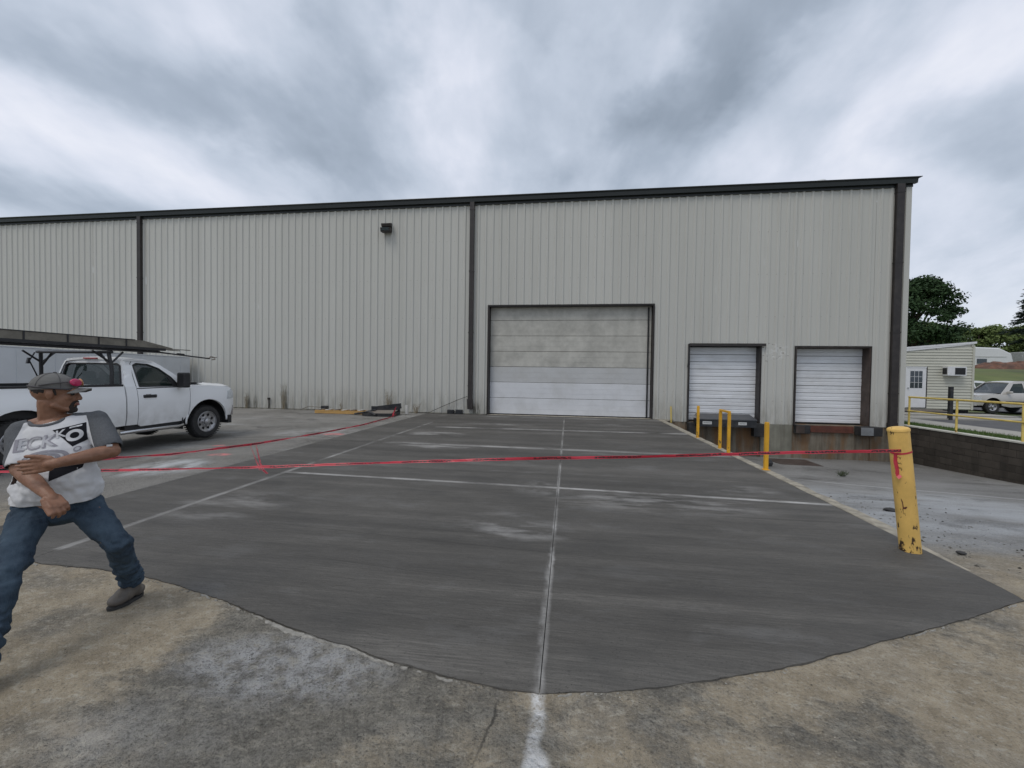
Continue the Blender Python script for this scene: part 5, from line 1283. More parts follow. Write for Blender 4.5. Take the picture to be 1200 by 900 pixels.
# ------------------------------------------------------------------ suv beyond the railing
def make_suv(loc, rz, lab, mt):
    T = thing('parked_suv', lab, 'suv', loc, rz); wb = -2.7; VB = .90
    def arch(cx, r_, a0, a1, n_=11): return [(cx + r_ * math.cos(R(a0 + (a1 - a0) * k / (n_ - 1))), .38 + r_ * math.sin(R(a0 + (a1 - a0) * k / (n_ - 1)))) for k in range(n_)]
    def sv(w_): return VB - .05 * sm(.7, .3, w_) - .05 * sm(.85, 1.1, w_)
    o1 = [(.80, .42), (.90, .62), (.82, .88), (.60, .95), (-.40, 1.03), (-3.55, 1.06), (-3.62, .60), (-3.5, .40)] + arch(wb, .46, 175, 5) + [(-.9, .34)] + arch(0, .46, 175, 5)
    for s in (-1, 1):
        bm = sheet(o1, [], lambda u_, w_: Vector((u_, -s * (sv(w_) - .18 * sm(.3, .95, u_) ** 2), w_)), .05, .15, (0, s, 0)); ch('body_side', bm, mt, T, smooth=True, ang=.6)
        def gv(w_): return .845 - (w_ - 1.04) * .36
        so = [(-.42, 1.02), (-1.05, 1.62), (-1.3, 1.69), (-3.3, 1.66), (-3.58, 1.04)]
        wins = [[(-.78, 1.09), (-1.18, 1.56), (-1.62, 1.60), (-1.62, 1.09)], [(-1.70, 1.09), (-1.70, 1.60), (-2.5, 1.60), (-2.5, 1.09)], [(-2.58, 1.09), (-2.58, 1.59), (-3.2, 1.57), (-3.36, 1.12)]]
        bm = sheet(so, wins, lambda u_, w_: Vector((u_, -s * gv(w_), w_)), .04, .12, (0, s, 0)); ch('pillars', bm, mt, T, smooth=True, ang=.6)
        for w_n in wins:
            bm = sheet(w_n, [], lambda u_, w_: Vector((u_, -s * (gv(w_) - .015), w_)), 0, .3); ch('side_window', bm, M['glass'], T)
        bm = B(); obox(bm, (-.72, -s * .96, 1.12), (1, 0, 0), (0, 1, 0), (0, 0, 1), .07, .10, .065); ch('side_mirror', bm, mt, T, bevel=.03)
        bm = B(); box(bm, -2.2, -.6, s * .885, s * .90, .60, .66); ch('side_moulding', bm, M['plastic'], T)
        bm = sheet([(.55, .66), (.86, .66), (.83, .84), (.56, .86)], [], lambda u_, w_: Vector((u_, -s * (sv(w_) - .18 * sm(.3, .95, u_) ** 2 + .006), w_)), .02, .08, (0, s, 0)); ch('headlight', bm, M['clear'], T)
        for u_ in (0, wb): wheel(T, u_, s, .36, .22, .885, .20, 5)
        for cx in (0, wb):
            bm = B(); rn = []
            for a, b in arch(cx, .455, -5, 185, 13): rn.append([bm.verts.new((a, -s * q, b)) for q in (.86, .5)])
            for p_, q_ in zip(rn, rn[1:]): bm.faces.new((p_[0], q_[0], q_[1], p_[1]))
            bm.faces.new([q_[1] for q_ in rn]); ch('wheel_well', bm, M['plastic'], T)
    bm = sheet([(-.42, -.84), (-.42, .84), (.5, .80), (.84, .62), (.90, 0), (.84, -.62), (.5, -.80)], [], lambda u_, v_: Vector((u_, v_, 1.06 - .08 * sm(-.2, .8, u_) - .06 * (abs(v_) / .85) ** 3 - .10 * sm(.7, .95, u_))), .03, .12); ch('hood', bm, mt, T, smooth=True, ang=.6)
    bm = sheet([(-.76, 1.06), (.76, 1.06), (.60, 1.62), (-.60, 1.62)], [], lambda v_, w_: Vector((-.46 - .62 * (w_ - 1.06) / .56 - .08 * (abs(v_) / .8) ** 2, v_, w_)), 0, .15); ch('windshield', bm, M['glassb'], T, smooth=True)
    bm = sheet([(-3.3, -.63), (-3.3, .63), (-1.05, .62), (-1.05, -.62)], [], lambda u_, v_: Vector((u_, v_, 1.72 - .04 * (abs(v_) / .63) ** 2 - .06 * sm(-1.4, -1.05, u_))), .05, .15); ch('roof', bm, mt, T, smooth=True, ang=.6)
    bm = sheet([(-.80, .40), (-.80, .64), (.80, .64), (.80, .40)], [], lambda v_, w_: Vector((.98 - .14 * (abs(v_) / .8) ** 3, v_, w_)), .14, .12, (-1, 0, 0)); ch('front_bumper', bm, mt, T, smooth=True, ang=.6)
    bm = B(); box(bm, .84, .90, -.50, .50, .68, .86); ch('grille', bm, M['plastic'], T)
    bm = B(); box(bm, -3.66, -3.5, -.8, .8, .42, 1.05); ch('tailgate', bm, mt, T, bevel=.02)
    bm = B(); box(bm, -3.5, .8, -.6, .6, .30, .40); box(bm, -3.4, -.5, -.78, .78, .42, .6); box(bm, -1.0, -.46, -.72, .72, .85, 1.05); ch('floor_pan', bm, M['plastic'], T)
    for v_ in (-.38, .38):
        bm = B(); obox(bm, (-1.6, v_, 1.05), (1, 0, 0), (0, 1, 0), (-.15, 0, 1), .08, .22, .36); ch('seat', bm, M['seat'], T, bevel=.03)
    return T
make_suv((21.85, 25.45, -.08), R(184), 'silver grey suv parked behind the office corner', M['silver'])
make_suv((24.6, 32.2, -.08), R(186), 'second pale car mostly hidden behind the silver suv', M['trimwhite'])

# ------------------------------------------------------------------ far background
cp_ = thing('white_camper', 'white camper trailer with a rounded front behind the office', 'camper', (70, 78, lot_z(70, 78)))
prof = [(63.0, 2.6), (71.0, 2.6), (72.4, 4.6), (72.0, 6.3), (70.3, 7.2), (63.0, 7.5)]
bm = B(); a = [bm.verts.new((x_, 78, z_)) for x_, z_ in prof]; b = [bm.verts.new((x_, 81, z_)) for x_, z_ in prof]; bm.faces.new(a); bm.faces.new(b)
for k in range(len(prof)): bm.faces.new((a[k], a[(k + 1) % len(prof)], b[(k + 1) % len(prof)], b[k]))
obj('shell', bm, M['trimwhite'], cp_, bevel=.2)
bm = B(); box(bm, 66.0, 71.2, 77.95, 77.99, 5.7, 5.82); obj('side_stripe', bm, M['label'], cp_)
bm = B(); box(bm, 67, 68.4, 77.93, 77.985, 4.6, 5.4); obj('window', bm, M['glassb'], cp_)
# heap of brown earth with shed
hp = B(); rnd = random.Random(8)
def heap(name, x0, x1, yc, zt, mt, lab, cat):
    bm = B(); nx, ny = 26, 10; g = []
    for j in range(ny + 1):
        row = []
        for i in range(nx + 1):
            a, b = i / nx, j / ny; x_ = x0 + (x1 - x0) * a; y_ = yc - 2.5 + 5 * b
            e_ = min(1, 4 * min(a, 1 - a)) ** .6 * math.sin(math.pi * b) ** .6
            row.append(bm.verts.new((x_, y_, lot_z(x_, y_) - .2 + e_ * (zt + .6 * fbm(x_ * .5, y_ * .5) + .25 * fbm(x_ * 2, y_ * 2)))))
        g.append(row)
    for j in range(ny):
        for i in range(nx): bm.faces.new((g[j][i], g[j][i + 1], g[j + 1][i + 1], g[j + 1][i]))
    tag(obj(name, bm, mt), lab, cat)
heap('earth_heap', 60.5, 72.0, 71.5, 1.15, M['brick'], 'long reddish brown heap in front of the camper', 'heap')
heap('rubble_heap', 72.5, 82, 73.5, .9, M['concrete_grey'], 'pale grey rubble heap right of the camper', 'heap')
sk = thing('beam_stack', 'stack of pale and dark beams on the slope right of the camper', 'beams', (77, 78, 4))
for k in range(14):
    bm = B(); z_ = 4.3 + (k // 3) * .62 + rnd.uniform(0, .15); x0 = 72.8 + rnd.uniform(0, 2.4) + (k % 3) * 2.2
    obox(bm, (x0 + 2, 77 + rnd.uniform(-.5, .8), z_), (1, rnd.uniform(-.1, .1), rnd.uniform(-.06, .06)), (0, 1, 0), (0, 0, 1), 1.6, .5, .16); obj('beam', bm, M['concrete_grey'] if k % 2 else M['steel'], sk)
tr_ = thing('grey_trailer', 'pale grey box trailer on the slope near the right edge', 'trailer', (80, 82, 4))
bm = B(); box(bm, 75.4, 84, 80, 83, 4.4, 6.7); obj('trailer_body', bm, M['concrete_grey'], tr_, bevel=.1)
bm = B(); box(bm, 76, 79, 79.94, 79.99, 5.0, 6.2); obj('side_panel', bm, M['label'], tr_)

# ------------------------------------------------------------------ trees
def tree(name, lab, x_, y_, h_, rad, clumps, nleaf, leaf, mt, base=None, seed=1, trunk_r=.3, low=.25, grp=None):
    rnd = random.Random(seed); z0 = (lot_z(x_, y_) if base is None else base) - .2
    T = thing(name, lab, 'tree', (x_, y_, z0), group=grp)
    bm = B(); top = z0 + h_ * .8; pts_ = [(x_ + .3 * fbm(k, seed), y_ + .3 * fbm(k, seed + 5), z0 + (top - z0) * k / 6) for k in range(7)]
    tube(bm, pts_, [trunk_r * (1 - k * .13) for k in range(7)], 8)
    cl_ = []
    for k in range(clumps):
        a = rnd.random() * 6.283; q = rnd.random(); hz_ = low + (1 - low) * rnd.random() ** .8
        env = math.sin(math.pi * min(1, max(.03, (hz_ - low * .7) / (1.06 - low * .7)))) ** .6
        r_ = rad * env * (.35 + .62 * math.sqrt(q)); cs = rad * rnd.uniform(.16, .34)
        c_ = Vector((x_ + r_ * math.cos(a), y_ + r_ * math.sin(a), z0 + h_ * hz_ - cs * .5)); cl_.append((c_, cs))
        s_ = Vector(pts_[min(6, max(1, int(hz_ * 5)))])
        if k % 3 == 0: tube(bm, [s_, s_.lerp(c_, .5) + Vector((0, 0, -.2)), c_], [trunk_r * .35, trunk_r * .22, trunk_r * .08], 5)
    obj('trunk', bm, M['bark'], T)
    vs = []; fs = []
    per = nleaf // clumps
    for c_, cs in cl_:
        for _ in range(per):
            d = Vector((rnd.gauss(0, 1), rnd.gauss(0, 1), rnd.gauss(0, 1))).normalized() * (cs * rnd.random() ** .4 * rnd.uniform(.7, 1.25)); d.z *= .72
            p_ = c_ + d; n_ = (d.normalized() * .8 + Vector((rnd.gauss(0, .6), rnd.gauss(0, .6), rnd.gauss(.3, .6)))).normalized(); s, w_ = frame(n_)
            l_ = leaf * rnd.uniform(.6, 1.4); b0 = len(vs); rot = rnd.random() * 6.28
            e1 = (s * math.cos(rot) + w_ * math.sin(rot)) * l_; e2 = (w_ * math.cos(rot) - s * math.sin(rot)) * l_ * .6
            vs += [p_ - e1, p_ + e2 * .8, p_ + e1, p_ - e2]; fs.append((b0, b0 + 1, b0 + 2, b0 + 3))
    me = bpy.data.meshes.new('crown'); me.from_pydata([tuple(v_) for v_ in vs], [], fs); link('crown', me, T, mt)
    return T
tree('oak_tree', 'big dark rounded tree rising behind the office roof', 42.6, 58, 12.4, 4.3, 120, 30000, .17, M['leafA'], seed=4, trunk_r=.45, low=.18)
tl_ = [(49, 70, 7.3, 4.0, 'leafB', 'low green tree just right of the big dark tree'), (55, 76, 7.6, 4.2, 'leafC', 'yellow green tree above the office roof'), (60.5, 84, 8.6, 4.4, 'leafB', 'bushy green tree behind the office ridge'),
       (66.5, 88, 9.3, 4.6, 'leafB', 'mid green tree above the camper'), (72, 90, 8.7, 4.5, 'leafB', 'dark green tree right of the camper'), (77.5, 90, 8.8, 4.6, 'leafC', 'light green tree over the beam stack'), (84, 92, 9.4, 5, 'leafC', 'light green tree at the right edge of the treeline'),
       (91, 95, 9.0, 5, 'leafB', 'green tree beyond the right edge of the picture'), (57.5, 92, 8.3, 4.4, 'leafB', 'far green tree filling the gap above the office'), (70, 101, 10.0, 5, 'leafA', 'darkest tree at the back of the treeline'), (45, 66, 5.8, 3.4, 'leafB', 'low bush under the big dark tree'), (80, 103, 10.3, 5.2, 'leafA', 'dark tree at the back behind the pale stack')]
for i, (a, b, h_, r_, mm, lb) in enumerate(tl_):
    tree('leafy_tree', lb, a, b, h_, r_, 46, 7500, .26, M[mm], seed=20 + i, trunk_r=.25, low=.12, grp='trees along the slope behind the office')
# pine at the right edge, layered boughs
def pine(x_, y_, h_, seed):
    rnd = random.Random(seed); z0 = lot_z(x_, y_); T = thing('pine_tree', 'dark pine with sparse drooping boughs at the right edge', 'tree', (x_, y_, z0))
    bm = B(); tube(bm, [(x_, y_, z0), (x_ + .1, y_, z0 + h_ * .5), (x_, y_, z0 + h_)], [.35, .25, .05], 8); vs = []; fs = []
    for k in range(46):
        hz_ = rnd.uniform(.32, 1); a = rnd.random() * 6.283 if k > 16 else rnd.uniform(2.5, 3.9); L = (4.6 * (1 - hz_) ** .65 + .6) * rnd.uniform(.75, 1.2); s_ = Vector((x_, y_, z0 + h_ * hz_))
        e_ = s_ + Vector((math.cos(a) * L, math.sin(a) * L, -.10 * L)); md = s_.lerp(e_, .5) + Vector((0, 0, .25))
        tube(bm, [s_, md, e_], [.07, .045, .015], 5)
        for q in range(210):
            f_ = rnd.random() ** .6; p_ = (s_.lerp(md, f_ * 2) if f_ < .5 else md.lerp(e_, f_ * 2 - 1)) + Vector((rnd.gauss(0, .16), rnd.gauss(0, .28), rnd.gauss(.05, .11)))
            n_ = Vector((rnd.gauss(0, 1), rnd.gauss(0, 1), rnd.gauss(0, 1))).normalized(); s, w_ = frame(n_); b0 = len(vs)
            vs += [p_ - s * .22, p_ + w_ * .05, p_ + s * .22, p_ - w_ * .05]; fs.append((b0, b0 + 1, b0 + 2, b0 + 3))
    obj('trunk', bm, M['bark'], T); me = bpy.data.meshes.new('boughs'); me.from_pydata([tuple(v_) for v_ in vs], [], fs); link('boughs', me, T, M['leafP'])
pine(59.6, 60.5, 12.3, 5)

# ------------------------------------------------------------------ small things by the wall
fr_ = thing('timber_pallet', 'long low yellow timber frame lying by the wall', 'timber frame', (-8.5, 14.85, 0))
for y_ in (14.66, 15.10):
    bm = B(); box(bm, -9.62, -7.5, y_ - .02, y_ + .02, .0, .12); obj('long_board', bm, M['wood'], fr_)
for k in range(7):
    bm = B(); xx = -9.55 + k * .33; box(bm, xx, xx + .09, 14.69, 15.07, .122, .145); obj('cross_board', bm, M['whiteboard'] if k % 2 else M['greywood'], fr_)
cr = thing('black_crate', 'low black metal tray with a raised back and a grey board inside by the wall', 'crate', (-6.9, 14.5, 0))
bm = B(); box(bm, -7.45, -6.3, 14.2, 14.24, .0, .10); box(bm, -7.45, -6.3, 14.9, 14.94, .0, .30); box(bm, -6.34, -6.3, 14.24, 14.9, 0, .12); box(bm, -7.45, -7.41, 14.24, 14.9, 0, .14); obj('frame', bm, M['steel'], cr)
bm = B(); obox(bm, (-6.86, 14.56, .12), (1, 0, .03), (0, 1, .12), (0, -.12, 1), .50, .30, .012); obj('board', bm, M['greywood'], cr)
bm = B(); obox(bm, (-6.75, 14.98, .27), (1, 0, .14), (0, 1, 0), (-.14, 0, 1), .46, .05, .10); obj('back_plate', bm, M['steel'], cr)
bm = B(); tube(bm, [(-7.9, 14.5, .03), (-7.2, 14.25, .15), (-6.9, 14.15, .05)], .04, 6); tube(bm, [(-7.7, 14.8, .05), (-7.1, 14.6, .2)], .035, 6); tag(obj('scrap_bars', bm, M['steel']), 'dark scrap bars heaped between the timber frame and the black tray', 'scrap')
for i, (a, b, c_, lb) in enumerate(((-4.72, .16, .17, 'dark wall bracket block at the base of the wall, left one'), (-4.38, .17, .11, 'dark wall bracket block at the base of the wall, right one'))):
    bm = B(); box(bm, a, a + .26, YW - .22, YW - .05, .0, b); tag(obj('stone_block', bm, M['steel'], bevel=.015), lb, 'block', 'dark blocks at the wall base')
bm = B(); tube(bm, [(-9.9, 15.7, .02), (-9.7, 15.65, .12), (-10.6, 15.72, .16), (-10.9, 15.7, .03)], .016, 6); tag(obj('bent_pipe', bm, M['alu']), 'bent grey pipe lying by the wall left of the timber frame', 'pipe')
bm = B(); box(bm, -9.95, -9.72, 15.55, 15.75, -.01, .20); tag(obj('black_box', bm, M['steel'], bevel=.01), 'small black box at the wall end of the timber frame', 'box')
bm = B(); box(bm, -6.22, -6.12, 15.2, 15.3, 0, .34); tag(obj('white_stub', bm, M['whiteboard']), 'short white stub post beside the black tray', 'stub')
def weed(name, x_, y_, z0, n_, h_, sp, lab, seed, mt='weed'):
    rnd = random.Random(seed); bm = B()
    for _ in range(n_):
        a = rnd.random() * 6.28; l_ = h_ * rnd.uniform(.4, 1); q = sp * rnd.uniform(.2, 1)
        p0 = Vector((x_ + rnd.gauss(0, .03), y_ + rnd.gauss(0, .02), z0)); p2 = p0 + Vector((math.cos(a) * q, math.sin(a) * q * .4, l_)); p1 = p0.lerp(p2, .5) + Vector((rnd.uniform(-.04, .04), 0, l_ * .12))
        tube(bm, [p0, p1, p2], [.006, .004, .002], 3)
        for w_ in range(3):
            pp = p1.lerp(p2, rnd.random()); tube(bm, [pp, pp + Vector((rnd.uniform(-.08, .08), 0, rnd.uniform(.02, .1)))], [.003, .002], 3)
    tag(obj(name, bm, M[mt]), lab, 'weed', 'weeds along the wall and apron')
weed('dry_weed', -11.84, 15.86, 0, 16, 1.15, .2, 'tall dry weed stalk against the wall right of the pickup', 1)
weed('dry_weed', -7.15, 15.8, 0, 26, .95, .32, 'spreading dry weed behind the black tray', 2)
weed('dry_weed', -13.55, 15.86, 0, 14, .7, .15, 'short dry weed at the wall just past the pickup bumper', 3)
weed('dry_weed', -5.95, 15.7, 0, 22, .4, .2, 'low brown weed right of the black tray', 4)
weed('dry_weed', -9.2, 15.8, 0, 10, .45, .1, 'thin dry weed behind the timber frame', 6)
weed('green_weed', 7.55, 12.45, well_z(7.5, 12.45) - .01, 30, .10, .2, 'small dark weed growing in the apron seam', 5, 'weedgreen')
bm = B(); box(bm, 6.85, 8.1, 14.25, 15.3, -1.32, well_z(7, 14.8) + .012); tag(obj('drain_cover', bm, M['reveal'], bevel=.004), 'flat rusty brown drain cover in the apron below the dock', 'drain cover')
bm = B(); lathe(bm, [(0, -.06), (.07, -.04), (.085, .02), (.05, .075), (0, .09)], 8, Matrix.Translation((3.62, 8.0, .03))); tag(obj('dark_rock', bm, M['rubber']), 'small dark lump on the curb behind the nearest square post', 'rock')
rnd = random.Random(2)
for i, (a, b) in enumerate(((4.62, 6.55), (3.75, 4.45))):
    bm = B(); bmesh.ops.create_icosphere(bm, subdivisions=2, radius=.06 if i == 0 else .03)
    for v_ in bm.verts: v_.co *= 1 + .35 * fbm(v_.co.x * 20, v_.co.y * 20, v_.co.z * 20); v_.co.z *= .55; v_.co.x *= 1.4
    for v_ in bm.verts: v_.co += Vector((a, b, ground_z(a, b) + .02))
    tag(obj('dirt_lump', bm, M['darkgrit'] if False else M['rubber'], smooth=True), ('dark clod lying on the pale apron left of the bollard', 'small dark clod right behind the bollard foot')[i], 'clod')
#PERSON#
# ------------------------------------------------------------------ the walking man
J = {'headc': (-3.075, 2.105, 1.408), 'neck': (-3.118, 2.118, 1.258), 'shR': (-3.194, 2.012, 1.190), 'shL': (-2.938, 2.219, 1.240), 'elR': (-3.098, 1.950, .984), 'wrR': (-2.825, 1.895, .865),
     'haR': (-2.705, 1.885, .790), 'elL': (-2.785, 2.180, 1.060), 'wrL': (-2.800, 1.915, 1.040), 'haL': (-2.878, 1.862, 1.022), 'hipR': (-3.116, 2.012, .726), 'hipL': (-2.957, 2.164, .710),
     'kneeR': (-2.892, 1.755, .478), 'ankR': (-2.811, 1.607, .120), 'kneeL': (-2.715, 2.155, .50), 'ankL': (-2.935, 2.415, .135)}
J = {k: Vector(v_) for k, v_ in J.items()}
SD = (J['shL'] - J['shR']).normalized(); SD.z *= .4; SD.normalize(); UPV = Vector((.03, .02, 1)).normalized(); FR = Vector((SD.y, -SD.x, 0)).normalized()
def cap_(bm, a, b, ra, rb, n=16):
    a, b = Vector(a), Vector(b); d = (b - a); L = d.length; d.normalize(); s, w_ = frame(d)
    M_ = Matrix(((s.x, w_.x, d.x, a.x), (s.y, w_.y, d.y, a.y), (s.z, w_.z, d.z, a.z), (0, 0, 0, 1)))
    pr = [(0, -ra)] + [(ra * math.sin(R(q)), -ra * math.cos(R(q))) for q in (22, 45, 67, 90)] + [(rb * math.cos(R(q)), L + rb * math.sin(R(q))) for q in (0, 22, 45, 67)] + [(0, L + rb)]
    lathe(bm, pr, n, M_)
def ell(bm, c, rs_, ax_=None, n=20):
    ax_ = ax_ or (SD, FR, UPV); c = Vector(c)
    M_ = Matrix(((ax_[0].x, ax_[1].x, ax_[2].x, c.x), (ax_[0].y, ax_[1].y, ax_[2].y, c.y), (ax_[0].z, ax_[1].z, ax_[2].z, c.z), (0, 0, 0, 1))) @ Matrix.Diagonal((rs_[0], rs_[1], rs_[2], 1))
    lathe(bm, [(math.sin(math.pi * k / 12), -math.cos(math.pi * k / 12)) for k in range(13)], n, M_)
def melt(name, bm, vox, smooth_it, mt, parent, disp=None, attr=None):
    """union of shapes grown into one continuous skin"""
    bmesh.ops.recalc_face_normals(bm, faces=bm.faces)
    me = bpy.data.meshes.new(name); bm.to_mesh(me); bm.free(); tmp = bpy.data.objects.new('tmp', me); C.objects.link(tmp)
    md = tmp.modifiers.new('r', 'REMESH'); md.mode = 'VOXEL'; md.voxel_size = vox; md.use_smooth_shade = True
    ms = tmp.modifiers.new('s', 'SMOOTH'); ms.factor = .5; ms.iterations = smooth_it
    m2 = bpy.data.meshes.new_from_object(tmp.evaluated_get(bpy.context.evaluated_depsgraph_get())); bpy.data.objects.remove(tmp); m2.name = name
    if disp:
        nn = [v_.normal.copy() for v_ in m2.vertices]
        for v_, n_ in zip(m2.vertices, nn): v_.co += n_ * disp(v_.co)
    if attr:
        at_ = m2.attributes.new('g', 'FLOAT', 'POINT'); at_.data.foreach_set('value', [attr(v_.co) for v_ in m2.vertices])
    m2.materials.clear(); m2.polygons.foreach_set('use_smooth', [True] * len(m2.polygons))
    return link(name, m2, parent, mt), m2
# materials
m_, t = new_mat('tanned_skin'); P = t.pos(); n = t.noise(P, 25, 4)
fin(t, t.mix(t.mr(n, .35, .65), (.20, .098, .058), (.27, .14, .088)), .5, t.bump(t.noise(P, 260, 3), .25, .001), 0, .4); t.bsdf.inputs['Subsurface Weight'].default_value = .08; t.bsdf.inputs['Subsurface Radius'].default_value = (.01, .004, .002); M['skin'] = m_
m_, t = new_mat('denim'); P = t.pos(); wv = t.noise(t.scale(P, (260, 260, 60)), 1, 2); n = t.noise(P, 7, 5, .6)
c = t.mix(t.mr(n, .35, .68), (.016, .028, .046), (.050, .078, .108)); c = t.mix(t.mr(wv, .3, .7, 0, .3), c, (.085, .11, .14))
fin(t, c, .9, t.bump(wv, .3, .001), 0, .2); M['denim'] = m_
def cloth_mat(name, a, b=None):
    m_, t = new_mat(name); P = t.pos(); wv = t.noise(P, 420, 2); n = t.noise(P, 9, 4)
    c = t.mix(t.mr(n, .3, .7), tuple(v_ * .9 for v_ in a), a)
    if b:
        g = t.new('ShaderNodeAttribute', attribute_name='g').outputs['Fac']
        pipe = t.math('MULTIPLY', t.mr(g, -.004, -.003), t.mr(g, .0, -.001))
        heath = t.mix(t.mr(wv, .35, .65), tuple(v_ * .7 for v_ in b), tuple(v_ * 1.25 for v_ in b))
        c = t.mix(t.mr(g, -.001, .001), c, heath)
    fin(t, c, .9, t.bump(wv, .25, .001), 0, .2); return m_
M['shirt'] = cloth_mat('white_and_grey_jersey', (.62, .62, .63), (.105, .11, .118))
M['greycloth'] = cloth_mat('grey_cloth', (.115, .118, .125)); M['capcloth'] = cloth_mat('cap_cloth', (.15, .148, .142)); M['capdark'] = cloth_mat('cap_dark_panel', (.085, .08, .085))
M['printgrey'] = cloth_mat('pale_grey_print', (.30, .29, .32)); M['printlight'] = cloth_mat('lighter_print', (.45, .45, .47))
M['printblack'] = cloth_mat('black_print', (.012, .012, .016)); M['printwhite'] = cloth_mat('white_print', (.60, .60, .61))
M['hair'] = pm('dark_hair', (.022, .016, .013), .75, var=.4, sc=80, bump=.8, bsc=300)
M['boot'] = pm('grey_brown_leather', (.105, .092, .08), .6, var=.2, sc=20, dirt=(.20, .17, .13), dsc=12, damt=.7)
M['lip'] = pm('lips', (.22, .07, .06), .45, var=.1); M['lens'] = pm('pink_red_lens', (.42, .02, .09), .12, var=.25, sc=30); M['gold'] = pm('orange_lens_frame', (.40, .17, .06), .4)
man = thing('person', 'man in a white and grey t-shirt, jeans and grey cap striding past at the left', 'person', (-3.0, 2.0, 0))
sh_m = (J['shR'] + J['shL']) / 2
# skin: one continuous body
bm = B()
HC = J['headc']; F = Vector((.80, .60, -.06)).normalized(); HS = Vector((F.y, -F.x, 0)).normalized(); HU = HS.cross(F).normalized()
if HU.z < 0: HU = -HU
hax = (HS, F, HU)
def hp_(s, f_, u_): return HC + HS * s + F * f_ + HU * u_
ell(bm, hp_(0, -.018, .030), (.076, .096, .088), hax); ell(bm, hp_(0, .030, -.028), (.061, .062, .082), hax); ell(bm, hp_(0, .052, -.082), (.036, .034, .028), hax)
ell(bm, hp_(0, .078, .028), (.052, .020, .018), hax)                       # brow
cap_(bm, hp_(0, .088, .012), hp_(0, .103, -.020), .010, .013); ell(bm, hp_(.012, .092, -.026), (.010, .012, .008), hax); ell(bm, hp_(-.012, .092, -.026), (.010, .012, .008), hax)
ell(bm, hp_(0, .084, -.056), (.024, .016, .011), hax); ell(bm, hp_(0, .086, -.049), (.020, .014, .006), hax); ell(bm, hp_(.038, .058, -.014), (.022, .022, .022), hax); ell(bm, hp_(-.038, .058, -.014), (.022, .022, .022), hax)
for s in (1, -1):
    ell(bm, hp_(s * .073, -.006, .002), (.009, .017, .030), hax); cap_(bm, hp_(s * .052, .01, -.065), hp_(s * .028, .062, -.088), .016, .014)
cap_(bm, hp_(0, -.025, -.05), J['neck'] + Vector((0, 0, -.03)), .056, .064)
ell(bm, sh_m + Vector((0, 0, -.10)), (.175, .105, .16)); ell(bm, Vector((-3.03, 2.08, .92)), (.155, .115, .17)); ell(bm, Vector((-3.035, 2.085, .76)), (.155, .11, .10))
for s in ('R', 'L'):
    cap_(bm, J['neck'] + Vector((0, 0, -.02)), J['sh' + s], .05, .05)
    cap_(bm, J['sh' + s], J['el' + s], .052, .043); cap_(bm, J['hip' + s], J['knee' + s], .076, .052); cap_(bm, J['knee' + s], J['ank' + s], .048, .038)
    e_, w_ = J['el' + s], J['wr' + s]; md_ = e_.lerp(w_, .3); cap_(bm, e_, md_, .042, .043); cap_(bm, md_, w_, .043, .027)
def hand(wr, d, pn, acr, curl, thumb_d, ln=.082, spread=.08):
    """palm along d, palm normal pn, fingers spread along acr (index side first)"""
    d, pn, acr = d.normalized(), pn.normalized(), acr.normalized()
    cap_(bm, wr, wr + d * .03, .028, .028); 
    for k in range(4):
        o_ = acr * (.030 - .020 * k); cap_(bm, wr + d * .028 + o_ * .75, wr + d * (.092 - .004 * abs(k - 1.2)) + o_, .0165, .0125)
    ell(bm, wr + d * .055, (.040, .050, .017), (acr, d, pn))
    for k in range(4):
        o_ = acr * (.031 - .0205 * k); p0 = wr + d * (.092 - .004 * abs(k - 1.2)) + o_; L_ = ln * (.90, 1.0, .95, .76)[k]; dd = d.copy() + acr * spread * (1.5 - k) * .4; dd.normalize(); r_ = .0105
        for j, fr2 in enumerate((.44, .31, .25)):
            ang = curl[j] * (1 + .06 * k); ax = dd.cross(pn).normalized(); dd = (Matrix.Rotation(ang, 3, ax) @ dd).normalized(); p1 = p0 + dd * L_ * fr2; cap_(bm, p0, p1, r_, r_ * .9, 10); p0 = p1; r_ *= .9
    tb = wr + d * .028 + acr * .030; td = thumb_d.normalized(); p1 = tb + td * .040; p2 = p1 + (td + d * .5).normalized() * .030; p3 = p2 + (td * .7 + d).normalized() * .024
    cap_(bm, tb, p1, .0165, .0135, 10); cap_(bm, p1, p2, .0125, .0115, 10); cap_(bm, p2, p3, .0110, .009, 10)
VC = Vector((.83, -.56, 0)); RV = Vector((.56, .83, 0))
dL = (J['haL'] - J['wrL']).normalized()
hand(J['wrL'], Vector((dL.x, dL.y, -.12)), -VC, Vector((0, 0, 1)), (.12, .22, .25), Vector((dL.x * .95, dL.y * .95, .30)) + VC * .05, .084)
dR = (J['haR'] - J['wrR']).normalized()
hand(J['wrR'], Vector((dR.x, dR.y, -.62)), -VC * .75 - RV * .2 - Vector((0, 0, .3)), VC * .35 - RV * .85 + Vector((0, 0, -.1)), (.45, .8, .6), Vector((dR.x * .6, dR.y * .6, -.75)) - RV * .12 + VC * .15, .078)
def skd(p_): return .0012 * fbm(p_.x * 40, p_.y * 40, p_.z * 40)
body, bme = melt('body', bm, .0038, 3, M['skin'], man, skd)
